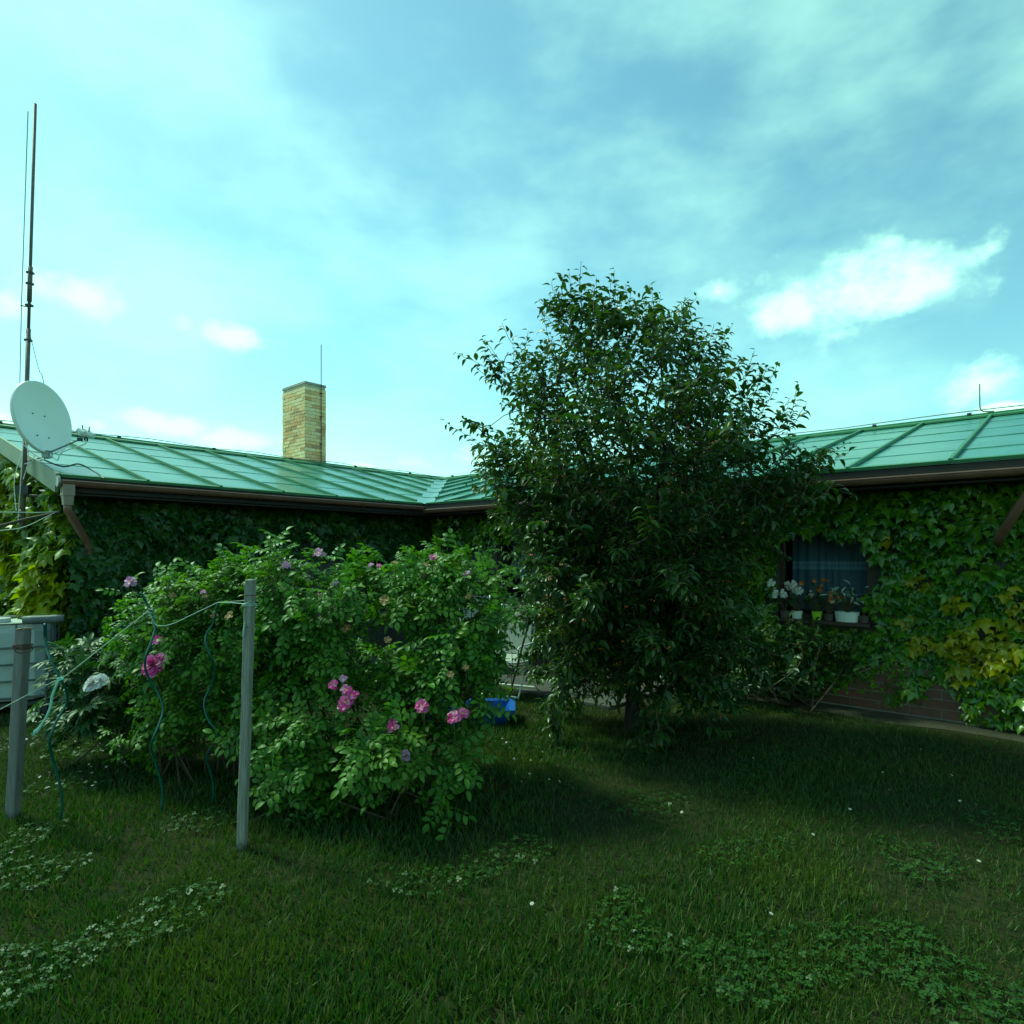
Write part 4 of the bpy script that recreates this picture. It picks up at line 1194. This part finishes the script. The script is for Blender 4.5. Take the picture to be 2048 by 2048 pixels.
flower(pe, 'magenta', 154, 665, 4.45, .17); flower(pe, 'magenta', 160, 660, 4.47, .11); flower(pe, 'magenta', 152, 671, 4.44, .10)
flower(pe, 'white', 94, 683, 4.62, .135); flower(pe, 'white', 101, 680, 4.63, .095); flower(pe, 'white', 90, 686, 4.6, .095)

# ------------------------------------------------------------------ posts, stakes and strings
def post(name, label, cat, top, bot_, w, d, mat):
    th = thing(name, label, cat, (bot_.x, bot_.y, 0))
    zx = (top - bot_); L = zx.length; zx.normalize(); yx = Vector((.2, 1, 0)); yx = (yx - zx * zx.dot(yx)).normalized(); xx = yx.cross(zx)
    m2 = MB(); segs = 8
    vs = []; fs = []
    for k in range(segs + 1):
        c = bot_ + zx * (L * k / segs)
        for (a, b) in ((-1, -.8), (-.8, -1), (.8, -1), (1, -.8), (1, .8), (.8, 1), (-.8, 1), (-1, .8)):
            j = random.uniform(-.0015, .0015)
            vs.append(c + xx * (a * w / 2 + j) + yx * (b * d / 2 + j) + (zx * random.uniform(-.006, .01) if k == segs else Vector((0, 0, 0))))
    for k in range(segs):
        for q in range(8): fs.append((k * 8 + q, k * 8 + (q + 1) % 8, (k + 1) * 8 + (q + 1) % 8, (k + 1) * 8 + q))
    fs.append(tuple(segs * 8 + q for q in range(8)))
    m2.add(vs, fs); m2.build('shaft', mat, th)
    return th, xx, yx, zx
YP = 3.78
ptop = at(250.5, 580.5, YP); pbot = at(241.8, HY + H * F / YP, YP); pbot.z = -.02
wp, xx, yx, zx = post('wooden_post', 'weathered grey wooden post with string tied near its top', 'post', ptop, pbot, .052, .045, M['woodpost'])
def wrap(parent, c, w, d, xx, yx, zx, tilt, r_, mat, nm, turns=1):
    m2 = MB()
    for k in range(turns):
        o = zx * (k * r_ * 2.6)
        cs = [c + o + xx * (a * (w / 2 + r_)) + yx * (b * (d / 2 + r_)) + zx * (tilt * a * (1 if b < 0 else -1)) for a, b in ((-1, -1), (1, -1), (1, 1), (-1, 1), (-1, -1))]
        m2.tube(cs, r_, 5)
    return m2.build(nm, mat, parent)
kn = at(249.5, 605.5, YP)
wrap(wp, kn, .052, .045, xx, yx, zx, .003, .004, M['string'], 'tied_string', 2); wrap(wp, kn + zx * .016, .052, .045, xx, yx, zx, .014, .0035, M['string'], 'tied_string')
wrap(wp, at(250, 595, YP), .052, .045, xx, yx, zx, .0, .0025, M['rust'], 'wire_tie')
m2 = MB(); m2.tube(smooth_path([at(245, 622, YP - .02), at(243.5, 632, YP - .03), at(243, 637, YP - .03)], 4), [.006] * 8 + [.004], 5); m2.build('string_end', M['string'], wp)
m2 = MB(); m2.box(at(250.2, 627, YP) - yx * .0235, (.008, .006, .008), (xx, yx, zx)); m2.build('nail', M['dark'], wp)
YG = 4.2
gtop = at(23.6, 629, YG); gbot = at(12.5, HY + H * F / YG, YG); gbot.z = -.02
gp, xx, yx, zx = post('metal_post', 'thick grey post at the left edge with rusty wire wrapped round it', 'post', gtop, gbot, .070, .065, M['greypost'])
wrap(gp, at(22.6, 648, YG), .070, .065, xx, yx, zx, .002, .005, M['rust'], 'wire_tie', 3)
m2 = MB(); m2.tube(smooth_path([at(17, 647, YG - .04), at(15, 650, YG - .05), at(18, 653, YG - .045), at(25, 652, YG - .045), at(31, 651, YG - .05), at(33, 647, YG - .05), at(30, 645, YG - .04)], 4), .0035, 5); m2.build('wire_tie', M['rust'], gp)
m2 = MB(); m2.tube([at(16, 630, YG - .045), at(24, 628.5, YG - .05), at(33, 628.5, YG - .04)], .005, 5); m2.build('wire_tie', M['rust'], gp)

SP_T = 'green spiral plant stakes'
def spiral(label, pts, Y0, r_, ext):
    ps = [at(x, y, Y0 + .045 * math.sin(i * 1.25)) for i, (x, y) in enumerate(pts)]
    last = ps[-1]; g_ = Vector((last.x + ext, last.y, -.1))
    ps += [last.lerp(g_, .5) + Vector((.03, .02, 0)), g_]
    m2 = MB(); sp = smooth_path(ps, 6); m2.tube(sp, r_, 7)
    gx = sp[-1]
    ob = m2.build('spiral_stake', M['spiral'], None, smooth=True, org=(gx.x, gx.y, 0)); tag(ob, label, 'plant stake', SP_T); return ob
z2 = lambda x, y: (x / 6.0375 / 2, (1200 + y / 6.0375) / 2)
z5 = lambda x, y: (x / 7.546, 510 + y / 7.546)
spiral('thick dark green spiral stake with the frayed rope tied to it', [z2(*q) for q in ((540, 290), (542, 430), (560, 570), (620, 740), (720, 940), (800, 1090), (812, 1230), (750, 1350), (660, 1510), (605, 1680), (605, 1800), (640, 1930))], 4.1, .0085, .03)
spiral('green spiral stake in front of the pink peony', [z5(*q) for q in ((1060, 620), (1120, 730), (1172, 880), (1140, 1000), (1095, 1130), (1110, 1240), (1185, 1370), (1232, 1500), (1200, 1620), (1150, 1740), (1140, 1800), (1160, 1870))], 4.25, .008, .04)
spiral('thin green spiral stake close to the left of the wooden post', [z5(*q) for q in ((1645, 700), (1610, 850), (1560, 930), (1552, 1000), (1590, 1100), (1620, 1210), (1590, 1330), (1540, 1450), (1570, 1580), (1640, 1680), (1620, 1760), (1560, 1870))], 4.4, .007, .02)
YS = 4.02
def zz5(x, y, Y): a, b = z5(x, y); return at(a, b, Y)
m2 = MB()
m2.tube([zz5(-160, 1575, 4.12), zz5(0, 1505, 4.10), zz5(200, 1400, 4.08), zz5(430, 1283, 4.07)], .0032, 5)
m2.tube([zz5(430, 1283, 4.07), zz5(480, 1265, 4.06), zz5(800, 1012, 4.12), zz5(1120, 762, 4.22)], .0032, 5)
m2.tube(smooth_path([zz5(1120, 762, 4.22), zz5(1165, 850, 4.22), zz5(1200, 875, 4.2), zz5(1300, 860, 4.22), zz5(1450, 790, 4.28), zz5(1645, 697, 4.37)], 6), .0032, 5)
m2.tube([zz5(1645, 697, 4.37), zz5(1750, 700, 4.2), zz5(1880, 712, 3.76)], .0028, 5)
m2.tube([zz5(1645, 697, 4.37), zz5(1750, 690, 4.2), zz5(1880, 680, 3.76)], .0016, 4)
for y in (745, 770, 795, 850): m2.tube([zz5(1115, y, 4.21), zz5(1150, y + 8, 4.19), zz5(1185, y + 6, 4.22)], .0018, 4)
s_ = m2.build('garden_string', M['string'], None, org=tuple(at(130, 640, 4.1))); tag(s_, 'pale string stretched between the spiral stakes and the wooden post', 'string')
zr2 = lambda x, y, Y: at(*z2(x, y), Y)
rp_ = smooth_path([zr2(760, 945, 4.04), zr2(715, 962, 4.02), zr2(670, 1055, 4.02), zr2(628, 1170, 4.02), zr2(615, 1265, 4.02), zr2(575, 1380, 4.02), zr2(500, 1510, 4.02), zr2(425, 1600, 4.02)], 6)
m2 = MB(); nP = len(rp_)
m2.tube(rp_, [.0075] * (nP - 6) + [.008, .010, .012, .014, .016, .014], 6)
for k in range(7):
    m2.tube([rp_[-3], rp_[-1] + Vector((random.uniform(-.025, .01), random.uniform(-.01, .01), random.uniform(-.03, .0)))], .002, 3)
for off in (-.01, .008): m2.tube([zr2(690, 965, 4.02) + UP * off, zr2(770, 935, 4.015) + UP * off, zr2(765, 950, 4.17) + UP * off, zr2(690, 965, 4.15) + UP * off, zr2(690, 965, 4.02) + UP * off], .004, 5)
ro = m2.build('rope', M['rope'], None, org=tuple(rp_[0])); tag(ro, 'frayed pale green rope end hanging from a spiral stake', 'rope')
# washing line at the far left
m2 = MB(); ga_ = hp(0, T_END[0] - .25, -SET + .02)
m2.tube([at(-120, 513, 6.6), at(0, 512.2, 6.9), at(40, 512.6, 7.1), at(57, 511.5, 7.25)], .006, 4)
m2.tube(smooth_path([at(-120, 541, 6.6), at(0, 530.5, 6.9), at(24, 527, 7.0), at(44, 518, 7.15), at(57, 511.5, 7.25)], 4), .005, 4)
wl_ = m2.build('washing_line', M['string'], None, org=tuple(at(20, 512, 7))); tag(wl_, 'thin pale lines strung from the left gable corner', 'washing line')
m2 = MB(); m2.tube([at(-110, 548, 6.75), at(0, 526, 6.95), at(27, 519, 7.1), at(60, 512, 7.3)], .018, 6)
bb = m2.build('wooden_pole', M['rosestem'], None, org=tuple(at(10, 524, 7))); tag(bb, 'brown pole slanting up into the gable creeper', 'pole')

# ------------------------------------------------------------------ water tank
YI = 7.0
tx1 = at(46, 0, YI).x; tx0 = tx1 - 1.06
tc_ = Vector(((tx0 + tx1) / 2, YI + .5, 0))
tank = thing('water_tank', 'white plastic water tank in a grey wire cage on the lawn', 'water tank', tuple(tc_))
m2 = MB(); zb, ztk = .16, 1.0
w_, d_ = 1.0, .94
vs = []; ring = [(-.5, -.42), (-.42, -.5), (.42, -.5), (.5, -.42), (.5, .42), (.42, .5), (-.42, .5), (-.5, .42)]
levels = [(zb, .95), (zb + .04, 1), (ztk - .08, 1), (ztk, .94)]
for (z_, k) in levels:
    for (a, b) in ring: vs.append((tc_.x + a * w_ * k, tc_.y + b * d_ * k, z_))
fs = [tuple(range(7, -1, -1)), tuple(24 + q for q in range(8))]
for k in range(3):
    for q in range(8): fs.append((k * 8 + q, k * 8 + (q + 1) % 8, (k + 1) * 8 + (q + 1) % 8, (k + 1) * 8 + q))
m2.add(vs, fs); m2.build('bottle', M['tank'], tank)
m2 = MB(); m2.lathe((tc_.x, tc_.y, ztk), [(.12, 0), (.12, .05), (.001, .055)], 16); m2.build('lid', M['tank'], tank)
def cage(name, a, b, r_=.010):
    m3 = MB(); m3.tube([a, b], r_, 6); m3.build(name, M['cage'], tank)
xa, xb, ya, yb = tc_.x - .53, tc_.x + .53, tc_.y - .50, tc_.y + .50
for z_ in (.20, .385, .57, .755, 1.02):
    m3 = MB(); m3.tube([(xa, ya, z_), (xb, ya, z_), (xb, yb, z_), (xa, yb, z_), (xa, ya, z_)], .011 if z_ < 1 else .014, 6); m3.build('cage_ring', M['cage'], tank)
for k in range(5):
    x = xa + (xb - xa) * k / 4
    cage('cage_bar', (x, ya - .011, .14), (x, ya - .011, 1.02)); cage('cage_bar', (x, yb + .011, .14), (x, yb + .011, 1.02))
for k in range(1, 4):
    y = ya + (yb - ya) * k / 4; cage('cage_bar', (xb + .011, y, .14), (xb + .011, y, 1.02)); cage('cage_bar', (xa - .011, y, .14), (xa - .011, y, 1.02))
m3 = MB(); m3.box((tc_.x, tc_.y, .125), (1.1, 1.04, .04))
for k in (-.48, 0, .48): m3.box((tc_.x + k, tc_.y, .055), (.12, 1.04, .1))
m3.build('pallet', M['dark'], tank)
ro_c = at(43.5, 619.5, 6.98)
m2 = MB()
m2.lathe(ro_c, [(.001, -.19), (.046, -.185), (.05, -.1), (.047, 0), (.05, .1), (.044, .188), (.001, .19)], 12, axis=Vector((.88, .47, .0)))
tr = m2.build('rolled_tarp', M['tarp'], None, smooth=True, org=(ro_c.x, ro_c.y, ro_c.z - .05)); tag(tr, 'rolled grey tarpaulin lying on the edge of the water tank cage', 'tarpaulin')

tank.rotation_euler.z = math.radians(28)
ck, sk_ = math.cos(math.radians(28)), math.sin(math.radians(28))
tank.location = (tx1 - (.53 * ck + .5 * sk_), YI - (.53 * sk_ - .5 * ck), 0)
# ------------------------------------------------------------------ chairs, tub, pole
def chair(loc, rot, label):
    th = thing('garden_chair', label, 'chair', loc, 'white garden chairs on the patio')
    Rm = Matrix.Rotation(rot, 3, 'Z'); L = Vector(loc)
    def W(x, y, z): return L + Rm @ Vector((x, y, z))
    def tb(nm, pts, r_=.011): m3 = MB(); m3.tube(smooth_path([W(*q) for q in pts], 4), r_, 6); return m3.build(nm, M['tubewhite'], th, smooth=True)
    for sx in (-.27, .27):
        tb('leg', [(sx, -.30, 0), (sx, -.08, .30), (sx, .12, .56)]); tb('leg', [(sx, .32, 0), (sx, .05, .28), (sx, -.26, .56)])
        tb('armrest', [(sx, -.27, .42), (sx, -.31, .55), (sx, -.26, .62), (sx, .0, .62), (sx, .24, .62)])
        tb('back_frame', [(sx * .93, .16, .40), (sx * .93, .27, .75), (sx * .93, .36, 1.10)])
    tb('crossbar', [(-.27, -.30, .02), (0, -.30, .02), (.27, -.30, .02)]); tb('crossbar', [(-.27, .32, .02), (0, .32, .02), (.27, .32, .02)])
    tb('seat_frame', [(-.25, .2, .40), (-.25, -.27, .43), (0, -.30, .43), (.25, -.27, .43), (.25, .2, .40)])
    ax = (Rm @ Vector((1, 0, 0)), Rm @ Vector((0, 1, .06)).normalized(), Rm @ Vector((0, -.06, 1)).normalized())
    m3 = MB(); m3.box(W(0, -.04, .43), (.48, .46, .05), ax, taper=.94); m3.build('seat', M['pad'], th)
    by = Vector((0, .27, 1)).normalized(); bx = Vector((0, 1, -.27)).normalized()
    ax = (Rm @ Vector((1, 0, 0)), Rm @ bx, Rm @ by)
    m3 = MB(); m3.box(W(0, .25, .78), (.47, .05, .64), ax, taper=.94); m3.build('backrest', M['pad'], th)
    m3 = MB()
    for k in range(12): m3.tube([W(-.22 + k * .04, -.285, .42), W(-.22 + k * .04, -.30, .37)], .006, 4)
    m3.build('fringe', M['pad'], th)
    return th
cp = at(508, HY + H * F / 7.9, 7.9); chair((cp.x, cp.y, .035), math.radians(-24), 'white tube garden chair with grey pads, the nearer one behind the rose bush')
cp = at(487, HY + H * F / 9.5, 9.5); chair((cp.x - .1, cp.y, .035), math.radians(18), 'white tube garden chair half hidden behind the nearer chair')
cp = at(471, HY + H * F / 6.6, 6.6)
m2 = MB(); L, Wd, hh = .84, .50, .18
vs = []
for (k, z_) in ((.78, 0), (1.0, hh), (1.12, hh), (1.12, hh - .03), (.97, hh - .02), (.74, .02)):
    for a, b in ((-1, -1), (1, -1), (1, 1), (-1, 1)): vs.append((cp.x + a * L / 2 * k, cp.y + b * Wd / 2 * k + a * .05, z_ + .01))
vs2 = vs[0:4] + vs[4:8]
fs = [(3, 2, 1, 0)]
seq = [0, 1, 3, 2]          # outer wall, then the rim
def ringf(i, j): return [(i * 4 + q, i * 4 + (q + 1) % 4, j * 4 + (q + 1) % 4, j * 4 + q) for q in range(4)]
fs += ringf(0, 3) + ringf(3, 2) + ringf(2, 4) + ringf(4, 5) + [(20, 21, 22, 23)]
m2.add(vs, fs); tubo = m2.build('tub', M['blue'], None, org=(cp.x, cp.y, .01)); tag(tubo, 'bright blue plastic tub on the grass behind the rose bush', 'tub')
m2 = MB(); m2.tube([at(506, HY + H * F / 7.2, 7.2), at(516, 670, 7.15), at(529, 621, 7.1)], [.014, .013, .011], 6)
sk = m2.build('wooden_stake', M['rosestem'], None, org=tuple(at(506, HY + H * F / 7.2, 7.2))); tag(sk, 'thin brown wooden stake leaning in front of the garden chairs', 'stake')

# ------------------------------------------------------------------ window plants and curtains
def leafplant(name, label, cat, p, pot, leafmat, n, L, spread, fl=None, nfl=0, fs_=.05, hgt=.2, group=None, seed=1, T=T_SHRUB):
    th = thing(name, label, cat, tuple(p), group)
    r = np.random.default_rng(seed)
    m2 = MB(); prof, pm, sx = pot
    m2.lathe(p, prof, 20, sx=sx, ux=A[1], axis=UP); m2.build('pot', M[pm], th, smooth=False)
    pz = max(z_ for _, z_ in prof)
    P0 = np.array(p) + [0, 0, pz - .02]
    m2 = MB(); pos, dr, sc = [], [], []
    me = tmpl_mesh('leaf', T, M[leafmat])
    for i in range(n):
        d = nrm(np.array([*(r.normal(size=2) * spread), 1.0])); q = P0 + d * hgt * r.uniform(.35, 1)
        m2.tube([P0, q], .003, 4)
        ld = nrm(np.array([d[0] * 1.6 + r.normal() * .4, d[1] * 1.6 + r.normal() * .4, r.uniform(-.4, .5)])); R_ = frames(ld[None], np.array([[0, -.4, 1.0]]) + r.normal(size=(1, 3)) * .2)[0]
        s = L * r.uniform(.7, 1.1)
        inst('leaf', me, th, Matrix([list(R_[k] * s) + [q[k]] for k in range(3)] + [[0, 0, 0, 1]]))
    if fl:
        for i in range(nfl):
            d = nrm(np.array([*(r.normal(size=2) * spread * .8), 1.0])); q = P0 + d * hgt * r.uniform(.7, 1.25)
            m2.tube([P0, q], .003, 4)
            z = (Vector(NN[1]) + Vector(r.normal(size=3) * .3) + UP * .2).normalized()
            inst('flower', fl, th, Matrix.Translation(Vector(q)) @ z.to_track_quat('Z', 'Y').to_matrix().to_4x4() @ Matrix.Scale(fs_ * r.uniform(.8, 1.2), 4))
    m2.build('stems', M['twig'], th)
    return th
FW = flower_mesh('flower', M['petal_white'], 5, 1, .1); FO = flower_mesh('flower', M['petal_orange'], 6, 1, .3)
POT = lambda r0, r1, h_: [(0.001, 0), (r0, 0), (r1, h_), (r1 - .008, h_), (r1 - .012, h_ - .03), (.001, h_ - .03)]
ds = -SET + .05
def sillp(px): return hp(1, wall_t(1, px, ds), ds, WZ0)
GP = 'potted plants on the right window sill'
leafplant('potted_plant', 'broad white pot with a large white and green variegated plant on the sill', 'potted plant', sillp(847), (POT(.085, .10, .115), 'white', 1.35), 'vleaf', 52, .11, .5, hgt=.36, group=GP, seed=3, T=t_simple(.3, .3, .08))
leafplant('potted_plant', 'lime green pot with orange flowers on the right window sill', 'potted plant', sillp(817), (POT(.045, .062, .10), 'limepot', 1), 'peony_leaf', 10, .10, .4, FO, 8, .055, .34, GP, 4)
leafplant('potted_plant', 'white orchid in a small white pot on the right window sill', 'potted plant', sillp(797), (POT(.05, .065, .09), 'white', 1), 'shrub_leaf', 7, .16, .6, FW, 11, .10, .32, GP, 5)
leafplant('potted_plant', 'orchid with few white flowers in a dark pot at the left end of the sill', 'potted plant', sillp(785), (POT(.05, .06, .09), 'claypot', 1), 'shrub_leaf', 6, .16, .6, FW, 6, .095, .32, GP, 6)
leafplant('potted_plant', 'small dark pot with a few orange flowers between the lime and white pots', 'potted plant', sillp(829), (POT(.045, .055, .08), 'claypot', 1), 'peony_leaf', 16, .14, .5, FO, 6, .055, .26, GP, 11)
leafplant('potted_plant', 'upright pale green plant in a dark pot at the right end of the sill', 'potted plant', sillp(864), (POT(.05, .06, .08), 'claypot', 1), 'vleaf', 12, .10, .12, hgt=.36, group=GP, seed=8)
vp = at(538, HY + H * F / 8.9, 8.9)
leafplant('potted_plant', 'tall white variegated plant in a big dark pot near the garden chairs', 'potted plant', Vector((vp.x, vp.y, .04)), (POT(.14, .18, .40), 'claypot', 1), 'vleaf', 60, .13, .35, hgt=.75, seed=9)
def curtain(t0, t1, z0, z1, label):
    m2 = MB(); nx, nz = 90, 8; vs = []; fs = []; uv = []
    for i in range(nx + 1):
        for j in range(nz + 1):
            u, v = i / nx, j / nz
            vs.append(hp(1, t0 + (t1 - t0) * u, -SET - .36 + .018 * math.sin(u * 60 + math.sin(u * 13) * 2), z0 + (z1 - z0) * v)); uv.append((u, v))
    for i in range(nx):
        for j in range(nz): fs.append((i * (nz + 1) + j, (i + 1) * (nz + 1) + j, (i + 1) * (nz + 1) + j + 1, i * (nz + 1) + j + 1))
    m2.add(vs, fs); c = hp(1, (t0 + t1) / 2, -SET - .36, z0)
    ob = m2.build('curtain', M['lace'], None, smooth=True, org=tuple(c)); tag(ob, label, 'curtain', 'lace curtains in the right wing')
    l = ob.data.uv_layers.new(name='UVMap')
    for lp in ob.data.loops: l.data[lp.index].uv = uv[lp.vertex_index]
curtain(wt0 + .05, wt1 - .05, WZ0 + .08, 2.05, 'bluish lace curtain behind the flower pots in the right window')
curtain(cw0 + .05, cw1 - .05, 1.35, 2.05, 'lace curtain in the corner window behind the cherry tree')

# ------------------------------------------------------------------ grass and daisies
r = np.random.default_rng(303)
n = 330000
Y = 2.0 + 8.5 * r.random(n) ** 1.25; X = (r.random(n) * 2 - 1) * (Y * .95 + 1.3)
P = np.stack([X, Y, np.zeros(n)], 1)
d0 = (P - np.array(C0)) @ np.array(NN[0]); d1 = (P - np.array(C0)) @ np.array(NN[1]); t1_ = (P - np.array(C0)) @ np.array(A[1])
ok = (d0 > -SET + .1) & (d1 > np.where(t1_ < 5.2, 1.55, .05 + .05 * np.sin(t1_ * 5)))
gable = (P - np.array(C0)) @ np.array(A[0])
ok |= (gable > T_END[0] - .1) & (d0 < 0)
ok &= ~((Field(72, .28)(P) < -1.15) & (r.random(n) < .5))
P = P[ok]; n = len(P)
fh = Field(71, .5)(P)
tip = np.stack([r.normal(size=n) * .38, r.normal(size=n) * .38, np.ones(n)], 1)
nor = np.stack([r.normal(size=n), r.normal(size=n), np.full(n, .2)], 1)
gl = np.array([(-.06, 0, 0), (.06, 0, 0), (.045, .5, .04), (-.045, .5, .04), (0, 1, .22)], float)
lawn = thing('lawn', 'short dark green grass of the lawn', 'lawn', (0, 4, 0)); 
gob = mass('grass', (gl, [(0, 1, 2, 3), (3, 2, 4)]), P, frames(tip, nor), (.046 + .010 * np.clip(fh, -1.4, 2)) * r.uniform(.55, 1.5, n), M['grass'], lawn)
gob.parent = None; gob.location = (0, 4, 0)
bpy.data.objects.remove(lawn)
gob['kind'] = 'stuff'; gob['label'] = 'short dark green grass covering the lawn'
cv = []; cf = []
for k in range(3):
    a = 2 * math.pi * k / 3; o = len(cv); ca, sa = math.cos(a), math.sin(a)
    for (x, y, z) in ((0, 0, 0), (-.45, .5, .08), (-.25, 1, 0), (.25, 1, 0), (.45, .5, .08)): cv.append((x * ca - y * sa, x * sa + y * ca, z))
    cf.append((o, o + 4, o + 3, o + 2, o + 1))
nc = 26000; Yc = 2.1 + 5.5 * r.random(nc) ** 1.3; Pc = np.stack([(r.random(nc) * 2 - 1) * (Yc * .88 + .2), Yc, r.uniform(.025, .055, nc)], 1)
d1 = (Pc - np.array(C0)) @ np.array(NN[1])
Pc = Pc[(Field(73, .22)(Pc) > .75) & (d1 > 1.7)]; nc = len(Pc)
ang = r.uniform(0, 6.28, nc)
clo = mass('clover', (np.array(cv, float), cf), Pc - [0, 4, 0], frames(np.stack([np.cos(ang), np.sin(ang), r.normal(size=nc) * .2], 1), np.stack([r.normal(size=nc) * .25, r.normal(size=nc) * .25, np.ones(nc)], 1)), r.uniform(.010, .019, nc), M['peony_leaf'], None)
clo.location = (0, 4, 0); clo['label'] = 'patches of clover growing among the grass'
m2 = MB()
for k in range(9):
    a = 2 * math.pi * k / 9; u = Vector((math.cos(a), math.sin(a), .1)); w = Vector((-math.sin(a), math.cos(a), 0))
    m2.add([u * .3, u * .6 + w * .18, u * 1.0, u * .6 - w * .18], [(0, 1, 2, 3)], 0)
m2.lathe((0, 0, .02), [(.001, .1), (.25, .08), (.32, -.02)], 8, mi=1)
m2.tube([(0, 0, 0), (.3, .2, -5)], .07, 3, mi=2)
dme = m2.mesh('daisy', [M['petal_white'], M['yellow'], M['twig']])
for k in range(60):
    if k < 36: px, py = random.uniform(25, 130), random.uniform(712, 800)
    else: px, py = random.choice([(random.uniform(500, 560), random.uniform(730, 790)), (random.uniform(700, 1000), random.uniform(725, 900)), (random.uniform(520, 800), random.uniform(750, 950))])
    Yd = H * F / (py - HY); p = at(px, py, Yd); p.z = .065
    ob = bpy.data.objects.new('daisy', dme); COL.objects.link(ob); ob.location = p; ob.rotation_euler = (random.uniform(.1, .7), random.uniform(-.3, .3), random.uniform(0, 6)); ob.scale = (.012,) * 3
    tag(ob, 'tiny white daisy growing in the lawn', 'daisy', 'daisies in the lawn')
